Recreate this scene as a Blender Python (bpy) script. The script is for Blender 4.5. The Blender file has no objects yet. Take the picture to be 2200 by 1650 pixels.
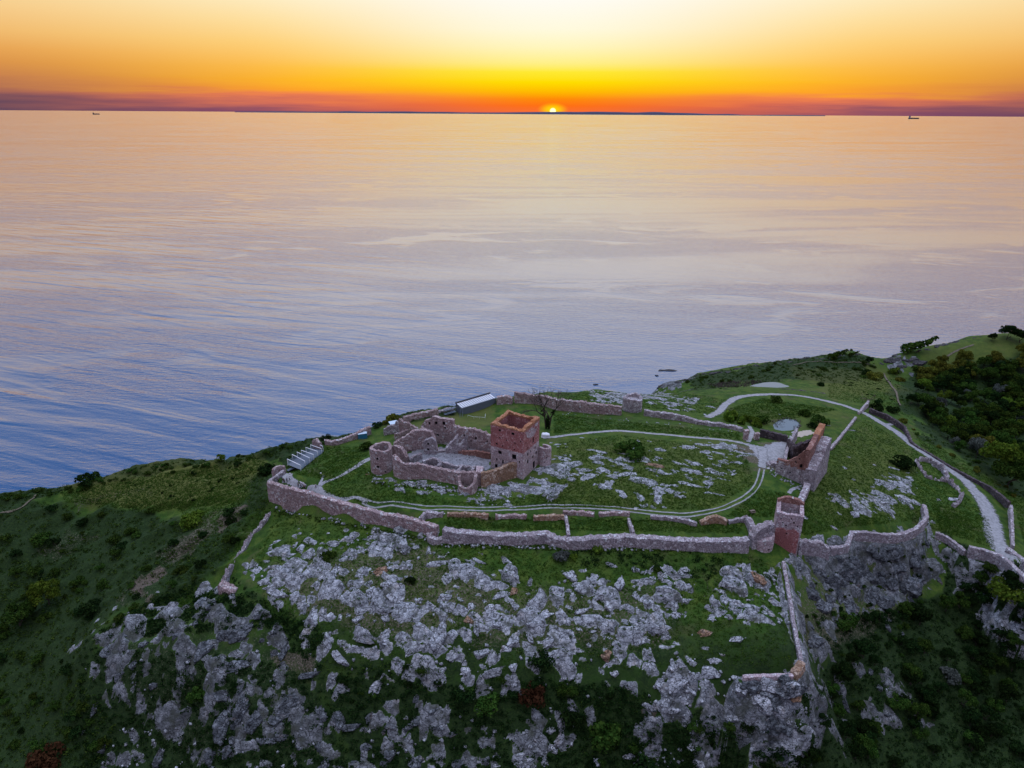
# Coastal castle ruin on a headland at sunset, seen from the air.
import bpy, bmesh, math, random
import numpy as np
from mathutils import Vector, Matrix, Euler
random.seed(5); RNG=np.random.default_rng(11)
S=bpy.context.scene; COL=S.collection
# ---------- lens geometry: turns a pixel of the 2200x1650 picture and a height into a place on the ground ----------
F=1467.; CAMZ=195.; PITCH=math.atan((825-242)/F); ROLL=0.0064
cp,sp=math.cos(PITCH),math.sin(PITCH); cr,sr=math.cos(ROLL),math.sin(ROLL)
def ray(px,py):
    u=np.asarray(px,float)-1100; v=np.asarray(py,float)-825
    u2=u*cr+v*sr; v2=-u*sr+v*cr
    return u2, F*cp-v2*sp, -(F*sp+v2*cp)
def P(px,py,z):
    dx,dy,dz=ray(px,py); t=(np.asarray(z,float)-CAMZ)/dz
    return dx*t,dy*t
def proj(x,y,z):
    zc=y*cp-(z-CAMZ)*sp; yc=y*sp+(z-CAMZ)*cp
    u2=F*x/zc; v2=-F*yc/zc
    return 1100+u2*cr-v2*sr, 825+u2*sr+v2*cr
CT=[ # pixel, pixel, height of the ground
# outside the front wall
(580,1092,60.5),(640,1088,62.5),(715,1104,64),(780,1120,64.5),(850,1138,65),(920,1154,65.3),(1000,1168,65.6),(1120,1172,66),(1250,1172,66.1),(1400,1174,66),(1550,1178,65.5),(1620,1202,63),(1680,1214,61.5),
# terrace inside the front wall
(960,1122,68.7),(1100,1126,68.6),(1250,1130,68.5),(1400,1132,68.4),(1590,1132,68),(880,1104,69.2),
# plateau
(700,1058,69.3),(760,1076,69.6),(840,1090,69.9),(900,1092,70),(1100,1092,70.2),(1300,1092,70.2),(1450,1103,69.8),(1540,1092,69.5),(1620,1040,69),(1640,980,68.3),
(1200,1040,71),(1400,1040,71.3),(1350,990,72.3),(1500,980,70.5),(1250,960,72.3),(1450,940,70),(1560,1010,69.5),
(1180,940,71.3),(1330,926,70.5),(1500,940,69),(1600,955,67.8),
(1250,905,68),(1400,908,67.3),(1530,925,66.5),(1170,918,70.5),
(1195,884,67.2),(1277,884,67),(1347,888,66.6),(1436,899,66),(1532,911,65.5),(1595,924,65.5),
(1320,848,64),(1440,856,61.5),(1200,848,64.5),(1500,880,63),(1480,862,60),
# outer path, ponds, right slope
(1650,831,45),(1580,829,45.5),(1500,833,46),(1560,872,61),(1600,853,59.7),(1650,848,58.8),(1720,853,58.2),(1800,873,57.3),(1850,889,56.5),(1900,920,54.5),(1950,955,52.5),(2000,985,50.5),(2060,1022,48.5),(2110,1065,47.3),(2130,1110,47.5),(2145,1170,49),(2190,1212,50),
(1700,880,60),(1800,920,60),(1760,905,60.3),(1690,910,60),(1660,920,60.5),(1640,895,61.5),(1620,935,66),(1660,948,66),(1690,960,66.5),(1730,928,62),
(1670,1018,68.3),(1720,1045,67),(1700,1080,67.8),(1770,1040,64),(1785,1000,62.5),(1785,960,61),
(1850,1050,59),(1900,1000,56.2),(1950,1050,53.5),(2000,1050,51.5),(1780,1100,62.5),(1850,1115,59),(1760,1145,61.5),(1900,1095,56.5),(1960,1085,53.8),(2050,1120,49.2),(2080,1160,48.7),
(1900,1140,55.5),(1800,1160,59.5),
# cliff under the right parapet
(1730,1205,58.5),(1780,1205,55),(1845,1195,50),(1900,1190,48.5),(1960,1175,48),(2010,1130,49.5),(2040,1170,46),
(1850,1250,45.5),(1900,1300,40.5),(1800,1290,47.5),(1750,1300,51),(1735,1400,47.5),(1800,1400,40),(1900,1400,32),(2000,1300,34),(2100,1240,40),(2190,1262,42),(2150,1350,28),(2100,1450,20),(2000,1500,19),(1900,1550,20),(2190,1500,12),(2190,1640,6),(2000,1640,11),(1850,1640,15),(1700,1640,20),(1800,1530,25),
# rocky front slope
(600,1150,59.5),(700,1180,61.5),(850,1200,62.5),(1000,1220,63),(1200,1220,63.5),(1400,1220,63),(1600,1232,61.2),
(600,1250,56),(700,1280,57),(900,1300,57.5),(1100,1300,58),(1300,1300,58),(1500,1300,58),(1650,1300,57.3),
(700,1370,51),(900,1400,51.5),(1100,1400,52),(1300,1400,52),(1500,1370,54.5),(1600,1400,54),(1700,1425,52.5),
(600,1380,47),(750,1450,44.5),(900,1460,46),(1100,1440,49.5),(1100,1490,43.5),(1300,1490,44.5),(1400,1450,48.5),(1450,1420,52),(1420,1530,42),(1590,1470,48),(1650,1500,44.5),(1710,1490,44),
(700,1550,34),(900,1560,35.5),(1100,1560,37),(1300,1570,36.5),(1500,1560,38.5),(1620,1570,36),(1700,1570,36.5),(1745,1540,36.5),(1690,1625,28),
(400,1645,18),(600,1645,23),(800,1645,26),(1000,1645,28),(1200,1645,28.5),(1400,1645,28.5),(1550,1645,26.5),
# lower left cliffs
(480,1260,52),(450,1330,48.5),(400,1380,45),(300,1400,40),(200,1390,36),(500,1400,45),(600,1440,42.5),(450,1470,39.5),(550,1520,35.5),(480,1560,30.5),(350,1500,31),(220,1480,28),(100,1450,21),(300,1600,18),(200,1640,12),(50,1600,9),(5,1645,6),
# left slope
(560,1110,58),(540,1150,56.7),(500,1200,54.7),(420,1150,53),(450,1080,55),(520,1050,57),(560,1000,58.5),(400,1020,54.5),(300,1045,52),(350,1100,50.5),(300,1200,44.5),(380,1250,47.5),(250,1280,40),(200,1065,49.5),(250,1130,45),(150,1110,45.5),(100,1200,37),(50,1140,42),(150,1280,32),(50,1350,24),(0,1250,31),(0,1090,46),(0,1400,20),(0,1500,13),
# left part of the castle hill
(700,1000,68.3),(760,975,68.8),(830,950,69),(640,1015,67),(620,1043,68.9),(600,1032,68.8),(655,1050,69),(740,1040,69.6),(700,968,67.3),(780,948,67.8),
# castle
(950,985,74),(1000,1000,73.6),(1040,985,73.6),(900,975,74),(820,1032,71.3),(900,1042,70.9),(1000,1074,70.4),(1060,1052,71.3),(1118,1042,71.4),(1165,1020,71.8),(795,1008,71.3),(860,930,69.5),(1000,905,69),(1040,900,68.3),(1010,885,67.7),
]
SKY_L=[(0,1062,47),(80,1051,49),(150,1045,50),(200,1029,50.7),(300,1005,51.7),(400,990,53.2),(500,983,55.2),(580,967,57.5),(650,948,61),(700,938,64.5),(750,935,66),(800,918,66.5),(840,900,66.8),(880,888,67),(950,875,67),(1060,860,67.2),(1105,850,67.2),(1180,841,64.5),(1280,836,62)]
SKY_R=[(1420,826,20),(1500,802,16),(1560,792,22),(1620,782,29),(1700,773,36),(1770,762,42),(1830,753,45),(1875,771,39.5),(1887,776,37.5),(1905,769,42.5),(1925,760,44.5),(1945,754,45.5),(1965,748,46.3),(2000,742,47),(2080,722,53),(2150,716,56),(2200,713,57)]
MID_R=[(1540,812,30),(1600,806,34),(1700,800,39),(1800,790,41),(1850,815,42),(1900,805,37),(1780,835,48),(1950,850,46),(2000,790,40),(2040,770,45),(2100,760,49),(2190,760,51),
(1960,800,38),(1920,880,49),(1985,900,43),(2050,850,35),(2150,850,33),(2050,930,39),(2195,930,31),(2120,980,39),(2190,1050,39),(2150,1020,43),(2195,1130,43)]
def field():
    pts=[]
    for px,py,z in CT+SKY_L+SKY_R+MID_R:
        x,y=P(px,py,z); pts.append((x,y,z))
    n0=len(pts)
    for S,steps in ((SKY_L,((9,-7),(28,-27),(60,None),(110,None))),(SKY_R,((9,-6),(26,-22),(60,None),(120,None)))):
        for px,py,z in S:
            x,y=P(px,py,z); L=math.hypot(x,y); ux,uy=x/L,y/L
            if S is SKY_L: ux,uy=ux*.8-.25,uy
            for d,dz in steps:
                zz=-6 if dz is None else max(-6,z+dz)
                pts.append((x+ux*d,y+uy*d,zz))
    # far left and near border
    for x,y,z in ((-330,150,0),(-330,230,10),(-260,300,-6),(-300,260,-6),(-180,110,0),(-60,95,8),(0,90,12),(60,92,12),(160,110,0),(300,150,10),(340,230,25),(420,330,35),(470,400,45),(470,480,40),(300,640,-6),(0,640,-6),(-330,400,-6),(-330,640,-6),(480,640,-6),(-150,520,-6),
      (20,400,-6),(60,420,-2),(40,480,-6),(100,450,4),(110,400,24),(75,365,40)):
        pts.append((x,y,z))
    return np.array(pts),n0
C2=2.0**2
def fit(pts):
    x,y,z=pts.T; r=np.sqrt((x[:,None]-x)**2+(y[:,None]-y)**2+C2)
    n=len(x); A=np.zeros((n+1,n+1)); A[:n,:n]=-r; A[:n,n]=1; A[n,:n]=1
    A[:n,:n]-=np.eye(n)*-0.25
    return np.linalg.solve(A,np.append(z,0))
def evalf(pts,w,X,Y):
    X=np.asarray(X,float);Y=np.asarray(Y,float); sh=X.shape; X=X.ravel();Y=Y.ravel(); o=np.empty(len(X))
    for i in range(0,len(X),20000):
        s=slice(i,i+20000)
        o[s]=-np.sqrt((X[s,None]-pts[:,0])**2+(Y[s,None]-pts[:,1])**2+C2)@w[:-1]+w[-1]
    return o.reshape(sh)
# ---------- noise ----------
def _h(i,j,s):
    n=(i.astype(np.int64)*374761393+j.astype(np.int64)*668265263+s*1274126177)&0x7fffffff
    n=((n^(n>>13))*1274126177)&0x7fffffff
    return ((n^(n>>16))&0xffff)/65535.0
def vn(x,y,s=0):
    x=np.asarray(x,float);y=np.asarray(y,float)
    i=np.floor(x);j=np.floor(y);f=x-i;g=y-j;f=f*f*(3-2*f);g=g*g*(3-2*g);i=i.astype(int);j=j.astype(int)
    a=_h(i,j,s);b=_h(i+1,j,s);c=_h(i,j+1,s);d=_h(i+1,j+1,s)
    return (a+(b-a)*f+(c-a)*g+(a-b-c+d)*f*g)*2-1
def fbm(x,y,s=0,o=4):
    r=0;a=1;t=0
    for k in range(o): r=r+a*vn(x*2**k,y*2**k,s+k*17);t+=a;a*=.5
    return r/t
def sst(a,b,x):
    t=np.clip((x-a)/(b-a),0,1); return t*t*(3-2*t)
def cells(x,y,size,seed,ang=0.,st=1.):
    c,s=math.cos(ang),math.sin(ang); X=(x*c+y*s)/(size*st); Y=(-x*s+y*c)/size
    i0=np.floor(X).astype(int); j0=np.floor(Y).astype(int)
    d1=np.full(X.shape,9.);d2=np.full(X.shape,9.);ida=np.zeros(X.shape);idb=ida.copy();idc=ida.copy();ddx=ida.copy();ddy=ida.copy()
    for a in (-1,0,1):
        for b in (-1,0,1):
            i=i0+a;j=j0+b
            ex=i+.15+.7*_h(i,j,seed)-X; ey=j+.15+.7*_h(i,j,seed+1)-Y; d=np.sqrt(ex*ex+ey*ey)
            m=d<d1; d2=np.where(m,d1,np.minimum(d2,d)); d1=np.where(m,d,d1)
            ida=np.where(m,_h(i,j,seed+2),ida);idb=np.where(m,_h(i,j,seed+3),idb);idc=np.where(m,_h(i,j,seed+4),idc)
            ddx=np.where(m,-ex,ddx);ddy=np.where(m,-ey,ddy)
    return d2-d1,ida,idb,idc,ddx,ddy
def inpoly(px,py,poly,soft):
    """1 inside, 0 outside, soft over `soft` pixels"""
    n=len(poly); ins=np.zeros(px.shape,bool); d=np.full(px.shape,1e9)
    for k in range(n):
        x0,y0=poly[k];x1,y1=poly[(k+1)%n]
        if y0!=y1:
            c=((y0>py)!=(y1>py))&(px<(x1-x0)*(py-y0)/(y1-y0)+x0); ins^=c
        L=(x1-x0)**2+(y1-y0)**2+1e-9; t=np.clip(((px-x0)*(x1-x0)+(py-y0)*(y1-y0))/L,0,1)
        d=np.minimum(d,(px-x0-t*(x1-x0))**2+(py-y0-t*(y1-y0))**2)
    d=np.sqrt(d); d=np.where(ins,d,-d)
    return sst(-soft,soft,d)
# ---------- regions of the ground: outline, strength, softness ----------
ROCK=[
([(540,1205),(640,1160),(760,1140),(880,1150),(900,1200),(870,1260),(900,1330),(850,1350),(760,1330),(700,1345),(640,1330),(590,1290),(555,1240)],.36,26),
([(900,1230),(980,1190),(1090,1230),(1110,1300),(1180,1240),(1280,1230),(1330,1260),(1400,1210),(1490,1230),(1500,1290),(1430,1330),(1460,1380),(1380,1400),(1300,1440),(1180,1440),(1100,1420),(1000,1420),(880,1400),(760,1370),(770,1330),(880,1340)],.36,28),
([(1530,1270),(1600,1200),(1680,1240),(1695,1340),(1590,1330),(1510,1345)],.30,20),
([(640,1335),(1100,1420),(1500,1385),(1560,1480),(1390,1500),(700,1490)],.20,40),
([(1390,1500),(1450,1400),(1540,1430),(1600,1460),(1560,1500),(1480,1520),(1460,1550),(1380,1550)],.42,18),
([(190,1370),(260,1310),(400,1290),(430,1270),(460,1300),(600,1330),(640,1400),(700,1460),(720,1560),(760,1650),(420,1650),(300,1560),(180,1440)],.36,44),
([(780,1540),(900,1490),(960,1530),(1080,1560),(1220,1500),(1260,1560),(1200,1650),(760,1650)],.36,36),
([(1380,1600),(1500,1600),(1560,1650),(1340,1650)],.25,26),
([(250,1560),(420,1560),(430,1650),(200,1650)],.3,30),
([(1590,1455),(1725,1452),(1735,1530),(1690,1610),(1640,1560)],.6,14),
([(1690,1195),(1830,1160),(1990,1140),(2020,1230),(1980,1290),(1900,1330),(1850,1310),(1790,1330),(1720,1300)],.42,26),
([(1730,1320),(1810,1350),(1800,1430),(1750,1430)],.4,20),
([(1780,1440),(1990,1420),(1990,1560),(1800,1560)],.2,30),
([(1160,1020),(1190,955),(1260,985),(1400,955),(1640,960),(1600,1000),(1500,1060),(1440,1090),(1380,1085),(1390,1050),(1240,1035),(1180,1080)],.20,16),
([(785,1008),(850,1030),(950,1040),(1000,1060),(1100,1030),(1170,1025),(1180,1060),(1060,1090),(980,1070),(900,1060),(800,1040)],.35,9),
([(1280,842),(1390,834),(1480,860),(1500,885),(1380,865),(1290,862)],.5,6),
([(1270,832),(1330,800),(1470,800),(1490,818),(1440,834)],1.,4),
([(1903,765),(1960,750),(1990,790),(1940,802),(1903,788)],.45,6),
([(1790,1060),(1950,1020),(1960,1080),(1900,1110),(1800,1090)],.3,18),
]
SCRUB=[
([(-80,1060),(150,1050),(60,1075),(200,1090),(320,1085),(420,1130),(470,1120),(560,1010),(600,1000),(580,1090),(540,1130),(470,1230),(420,1260),(300,1310),(190,1370),(170,1440),(250,1560),(200,1700),(-80,1700)],.62,24),
([(-80,1075),(0,1050),(150,1040),(300,1000),(500,975),(700,930),(900,880),(1060,850),(1060,870),(820,915),(640,985),(560,990),(400,1005),(200,1045),(100,1070)],1.,5),
([(690,1440),(900,1415),(1000,1470),(1090,1450),(1380,1480),(1400,1555),(1600,1550),(1700,1600),(1720,1700),(1240,1700),(1260,1560),(1200,1500),(900,1490),(760,1530)],.6,34),
([(650,1450),(1000,1455),(1380,1465),(1420,1540),(1600,1520),(1720,1540),(1720,1720),(640,1720),(740,1600)],.62,40),([(180,1390),(450,1400),(660,1440),(740,1600),(760,1720),(150,1720)],.75,30),([(180,1380),(300,1300),(430,1250),(490,1270),(620,1340),(300,1370)],.5,24),([(1230,1180),(1560,1190),(1540,1250),(1250,1215)],.35,18),
([(580,1290),(650,1330),(700,1350),(690,1440),(630,1400),(560,1330),(500,1290),(500,1240)],.5,26),
([(1700,1520),(1780,1430),(1750,1320),(1860,1320),(2030,1280),(2030,1150),(2110,1185),(2300,1250),(2700,1350),(2700,1750),(1700,1750)],1.,18),
([(1440,812),(1600,783),(1830,755),(1880,778),(1850,825),(1700,815),(1560,835),(1480,838)],.75,5),
([(1960,800),(2300,740),(2750,760),(2750,1500),(2300,1100),(2200,1080),(2100,1020),(1990,955),(1960,900),(1900,850)],.6,14),
([(1100,842),(1230,840),(1230,850),(1100,852)],.4,4),
([(1240,900),(1240,915),(1400,915),(1580,935),(1580,922),(1450,905),(1350,893)],.35,5),
([(960,1112),(1210,1118),(1210,1130),(960,1126)],.3,4),
([(1090,1172),(1500,1180),(1480,1212),(1150,1205)],.35,10),
]
DIRT=[([(330,1190),(470,1080),(500,1100),(380,1230)],.55,22),([(150,1075),(330,1040),(330,1055),(160,1095)],.5,14),([(60,1180),(200,1130),(230,1150),(90,1210)],.45,20),
([(455,1142),(510,1088),(540,1094),(482,1148)],.9,9),([(400,1200),(420,1180),(435,1186),(415,1206)],.6,9),
([(285,1262),(350,1213),(365,1240),(300,1292)],.9,10),([(230,1300),(290,1270),(280,1320)],.5,12),
([(1590,955),(1650,950),(1700,940),(1680,1000),(1640,1020),(1615,1000)],.7,10),
([(560,1210),(880,1150),(1090,1230),(1090,1330),(880,1390),(640,1330)],.55,40),([(1000,1250),(1500,1230),(1440,1400),(1000,1420)],.5,45),([(250,1330),(600,1330),(720,1560),(740,1650),(380,1650),(200,1450)],.34,40),([(1700,1200),(1990,1160),(2000,1280),(1800,1420),(1720,1400)],.5,25),
([(640,1170),(860,1150),(860,1240),(650,1240)],.45,30),([(1180,965),(1500,955),(1500,1040),(1180,1030)],.3,25),
([(1380,1530),(1420,1525),(1410,1550),(1380,1550)],.9,6),([(560,1400),(700,1400),(690,1460),(600,1450)],.6,20),
([(1520,1240),(1600,1230),(1600,1300),(1520,1320)],.4,16),([(830,920),(900,905),(900,930),(840,950)],.5,8),
([(690,990),(660,1030),(640,1000),(680,975)],.5,8),
]
DRY=[([(1190,940),(1600,958),(1625,1040),(1520,1092),(1190,1088),(1130,1060)],.42,20),([(1720,1080),(1790,960),(1860,905),(1960,970),(1960,1100),(1830,1120)],.35,20),([(140,1045),(300,1010),(560,985),(560,1030),(480,1080),(330,1085),(200,1080)],1.,10),
([(1700,800),(1900,790),(1950,850),(1780,850)],.7,14),([(1980,740),(2200,715),(2200,760),(2000,790)],.5,12),
([(1800,980),(1930,960),(1960,1060),(1800,1060)],.5,25),([(1640,885),(1800,880),(1830,905),(1640,920)],.4,12),
([(830,915),(900,900),(1060,870),(1060,900),(860,945)],.8,8)]
DARK_AND_SHADED=[([(1885,735),(2010,735),(2020,805),(1885,808)],1.,8),([(1270,795),(1490,795),(1490,836),(1270,836)],1.,5),([(150,1370),(430,1265),(620,1330),(700,1450),(760,1660),(100,1660)],1.,40),([(1690,1200),(1830,1165),(1990,1150),(2060,1200),(2060,1660),(1700,1660),(1740,1450)],1.,30),([(740,1470),(1720,1470),(1720,1660),(740,1660)],.7,50)]  # dark crag and beach rock; on cliffs and bottom slope, shade painted in
PTS,_=field(); WT=fit(PTS)
def steps(*seg):
    o=[]
    for a,b,d in seg: o.append(np.linspace(a,b,max(1,round((b-a)/d)),endpoint=False))
    return np.append(np.concatenate(o),seg[-1][1])
GY=steps((92,134,1.),(134,205,.34),(205,262,.5),(262,330,.75),(330,400,1.3),(400,640,2.6))
GX=steps((-340,-130,1.5),(-130,-98,.6),(-98,132,.38),(132,210,.7),(210,480,1.8))
X2,Y2=np.meshgrid(GX,GY)
Z2=evalf(PTS,WT,X2,Y2)
PX,PY=proj(X2,Y2,Z2)
JX=PX+fbm(X2/9,Y2/9,3,4)*34; JY=PY+fbm(X2/9,Y2/9,33,4)*20
def msk(lst):
    m=np.zeros(X2.shape)
    for poly,st,so in lst:
        xs=[p[0] for p in poly];ys=[p[1] for p in poly]
        k=(JX>min(xs)-so-2)&(JX<max(xs)+so+2)&(JY>min(ys)-so-2)&(JY<max(ys)+so+2)
        m[k]=np.maximum(m[k],st*inpoly(JX[k],JY[k],poly,so))
    return m
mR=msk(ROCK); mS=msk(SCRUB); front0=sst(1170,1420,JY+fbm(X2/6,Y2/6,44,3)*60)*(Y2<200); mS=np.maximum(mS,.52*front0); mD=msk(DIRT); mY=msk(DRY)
mL=msk(DARK_AND_SHADED); gy_,gx_=np.gradient(Z2,GY,GX); slope=np.sqrt(gx_**2+gy_**2)
front=(Y2<205)
mR=np.maximum(mR,.5*sst(1.3,2.2,slope)*front*(1-mS*.7))
flat=sst(205,215,Y2)            # low slabs on the plateau, big blocks on the slope
k=(mR>.01)
x,y=X2[k],Y2[k]; R=mR[k]; fl=flat[k]
wx=x+fbm(x/2.5,y/2.5,51,2)*.9; wy=y+fbm(x/2.5,y/2.5,52,2)*.9
rock=np.zeros(x.shape); dz=np.zeros(x.shape)
for size,seed,amp,dens in ((5.2,101,.46,.95),(2.5,131,.44,.95),(1.1,161,.30,.35)):
    e,a,b,c,ex,ey=cells(wx,wy,size,seed,-.35,1.7)
    act=(a<R*dens)
    ed=sst(.04,.30,e)
    h=size*amp*(.25+.75*b)*ed+size*.5*(ex*(c-.5)*1.3+ey*((b*7)%1-.2))*ed
    dz=np.where(act,np.maximum(dz,h*(1-.82*fl)),dz); rock=np.where(act,np.maximum(rock,sst(.03,.16,e)),rock)
dz=np.maximum(dz,0)+rock*fbm(x*1.3,y*1.3,77,3)*.14*(1-.6*fl)
Z2[k]+=dz; ROCKA=np.zeros(X2.shape); ROCKA[k]=rock
# thicket humps, turf hummocks
e,a,b,c,ex,ey=cells(X2+fbm(X2/3,Y2/3,61,2),Y2+fbm(X2/3,Y2/3,62,2),3.4,201)
hump=np.clip(1-(ex**2+ey**2)*1.6,0,1)*(.4+.9*a)
Z2+=mS*(1-ROCKA)*(hump*.9+fbm(X2/1.7,Y2/1.7,63,3)*.35)
lf=sst(-60,-100,X2)*(Y2<330)*sst(0,40,Z2+0*X2); rid=1-np.abs(fbm((X2+Y2*.5)/26,(Y2-X2*.5)/11,88,3))*2; Z2+=lf*(rid-.5)*2.8*sst(30,60,np.abs(PY-1050)+20)
Z2+=(1-ROCKA)*(fbm(X2/6,Y2/6,71,4)*.28)
# cliff lips: the ground carries the walls that stand on an edge (crest trace, wall height)
FOOT=[([(1784,1176,61.4),(1802,1174,60.8),(1820,1170,60.6),(1826,1155,60.8),(1830,1140,61.)],2.6),
([(1716,1160,65.4),(1735,1162,65.),(1755,1164,64.6),(1770,1168,63.6),(1782,1174,62.6)],4.5),
([(1831,1140,61.4),(1876,1144,60.),(1928,1147,58.4),(1966,1135,56.8),(1992,1108,55.4),(1989,1094,55.2),(1985,1084,55.2)],3.2),
([(2011,1142,51.4),(2058,1168,50.),(2074,1182,49.4)],2.2),([(2083,1173,51.2),(2148,1191,51.2),(2206,1242,51.)],4.2),
([(1704,1449,53.2),(1650,1450,52.7),(1596,1453,52.)],1.),([(1723,1424,54.6),(1706,1445,53.8)],1.6),([(1684,1205,64.2),(1697,1280,59.6),(1711,1365,55.8),(1722,1422,53.6)],1.)]
for px,hgt in FOOT:
    for a,b in zip(px,px[1:]):
        ax,ay=P(*a);bx,by=P(*b); L2=(bx-ax)**2+(by-ay)**2; t=np.clip(((X2-ax)*(bx-ax)+(Y2-ay)*(by-ay))/L2,0,1)
        d=np.hypot(X2-ax-t*(bx-ax),Y2-ay-t*(by-ay)); zc=a[2]+(b[2]-a[2])*t-hgt-.4
        nz=zc-np.maximum(0,d-1.5)*(2.3+1.2*vn(X2*.35,Y2*.35,91))+fbm(X2*.6,Y2*.6,92,3)*.5*sst(1.,2.5,d)
        k=(d<9)&(nz>Z2); Z2[k]=nz[k]; kr=k&(d>1.); ROCKA[kr]=np.maximum(ROCKA[kr],.9*(vn(X2[kr]*.5,Y2[kr]*.5,93)>-.45))
PONDS=[('reed_pond',[(1602,833),(1618,828),(1640,823),(1665,822),(1685,827),(1697,831),(1680,835),(1640,836),(1615,836)],45.2),
       ('pond',[(1660,912),(1672,903),(1690,900),(1708,903),(1719,912),(1716,921),(1700,926),(1680,927),(1664,922)],60.0)]
for nm,poly,zp in PONDS:
    xs,ys=P([p[0] for p in poly],[p[1] for p in poly],zp); w=list(zip(xs,ys))
    near=(np.abs(X2-np.mean(xs))<40)&(np.abs(Y2-np.mean(ys))<40)
    m=inpoly(X2[near],Y2[near],w,2.2); Z2[near]=Z2[near]*(1-m)+(zp-.5)*m
    m2=inpoly(X2[near],Y2[near],w,7.)*(1-m); Z2[near]=np.where(m2>0,np.maximum(np.minimum(Z2[near],zp+.9),zp-.5+m2*0)*m2+Z2[near]*(1-m2),Z2[near])
# level ground around the foot of keep and court
def G(x,y):
    x=np.clip(np.asarray(x,float),GX[0],GX[-1]-1e-6); y=np.clip(np.asarray(y,float),GY[0],GY[-1]-1e-6)
    i=np.clip(np.searchsorted(GX,x,'right')-1,0,len(GX)-2); j=np.clip(np.searchsorted(GY,y,'right')-1,0,len(GY)-2)
    f=(x-GX[i])/(GX[i+1]-GX[i]); g=(y-GY[j])/(GY[j+1]-GY[j])
    return Z2[j,i]*(1-f)*(1-g)+Z2[j,i+1]*f*(1-g)+Z2[j+1,i]*(1-f)*g+Z2[j+1,i+1]*f*g
def GM(A,x,y):
    i=np.clip(np.searchsorted(GX,x,'right')-1,0,len(GX)-2); j=np.clip(np.searchsorted(GY,y,'right')-1,0,len(GY)-2); return A[j,i]
def hit(px,py,up=0.):
    """where the line of sight through a pixel meets the ground (raised by up)"""
    px=np.atleast_1d(np.asarray(px,float));py=np.atleast_1d(np.asarray(py,float))
    dx,dy,dz=ray(px,py);L=np.sqrt(dx*dx+dy*dy+dz*dz);dx,dy,dz=dx/L,dy/L,dz/L
    lo=np.full(px.shape,120.);done=np.zeros(px.shape,bool);t=lo.copy()
    while t[0]<760:
        t2=t+1.2
        h=(CAMZ+dz*t2<=G(dx*t2,dy*t2)+up)&~done
        lo=np.where(h,t,lo);done|=h;t=t2
    hi=lo+1.2
    for _ in range(12):
        m=(lo+hi)/2;b=CAMZ+dz*m<=G(dx*m,dy*m)+up;hi=np.where(b,m,hi);lo=np.where(b,lo,m)
    return dx*hi,dy*hi,CAMZ+dz*hi,done
def at(px,py):
    x,y,z,d=hit(px,py); return float(x[0]),float(y[0]),float(G(x,y)[0])
def mpp(x,y,z): return (y*cp-(z-CAMZ)*sp)/F     # metres per pixel of the 2200 px picture there
# ---------- materials ----------
def lin(r,g,b):
    f=lambda c:(c/255/12.92 if c/255<=.04045 else ((c/255+.055)/1.055)**2.4)
    return (f(r),f(g),f(b),1)
class NT:
    def __init__(s,nt): s.nt=nt; s.L=nt.links
    def n(s,t,**kw):
        nd=s.nt.nodes.new('ShaderNode'+t)
        for k,v in kw.items():
            if k.startswith('_'): setattr(nd,k[1:],v)
            else:
                key=k.replace('__',' ')
                i=nd.inputs[int(key[1:])] if key[0]=='i' and key[1:].isdigit() else nd.inputs[key]
                s.put(i,v)
        return nd
    def put(s,i,v):
        if isinstance(v,bpy.types.NodeSocket): s.L.new(v,i)
        elif isinstance(v,bpy.types.Node): s.L.new(v.outputs[0],i)
        else: i.default_value=v
    def math(s,op,a,b=0.,c=None,clamp=False):
        m=s.n('Math',_operation=op,_use_clamp=clamp); s.put(m.inputs[0],a); s.put(m.inputs[1],b)
        if c is not None: s.put(m.inputs[2],c)
        return m.outputs[0]
    def mix(s,f,a,b,bt='MIX'):
        m=s.n('Mix',_data_type='RGBA',_blend_type=bt); s.put(m.inputs[0],f); s.put(m.inputs[6],a); s.put(m.inputs[7],b); return m.outputs[2]
    def ramp(s,f,st,interp='LINEAR'):
        r=s.n('ValToRGB'); s.put(r.inputs[0],f); cr=r.color_ramp; cr.interpolation=interp
        while len(cr.elements)<len(st): cr.elements.new(1.)
        for e,(p,c) in zip(cr.elements,st): e.position=p; e.color=c if len(c)==4 else (*c,1)
        return r.outputs[0]
    def ss(s,v,a,b):
        m=s.n('MapRange',_interpolation_type='SMOOTHSTEP'); s.put(m.inputs[0],v); m.inputs[1].default_value=a; m.inputs[2].default_value=b; return m.outputs[0]
    def noise(s,vec,sc,det=4,rough=.55,dist=0.):
        return s.n('TexNoise',Vector=vec,Scale=sc,Detail=det,Roughness=rough,Distortion=dist).outputs[0]
    def vor(s,vec,sc,feat='F1',out=0):
        return s.n('TexVoronoi',_feature=feat,Vector=vec,Scale=sc).outputs[out]
    def bump(s,h,st,d=.1): return s.n('Bump',Strength=st,Distance=d,Height=h).outputs[0]
def newmat(name):
    m=bpy.data.materials.new(name); m.use_nodes=True; t=m.node_tree; t.nodes.clear(); N=NT(t)
    out=N.n('OutputMaterial'); return m,N,out
def fin(N,out,col,rough=.9,bump=None,spec=.25,**kw):
    b=N.n('BsdfPrincipled',Base__Color=col,Roughness=rough); b.inputs['Specular IOR Level'].default_value=spec
    if bump is not None: N.put(b.inputs['Normal'],bump)
    for k,v in kw.items(): N.put(b.inputs[k.replace('__',' ')],v)
    N.L.new(b.outputs[0],out.inputs[0]); return b
M={}
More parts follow.
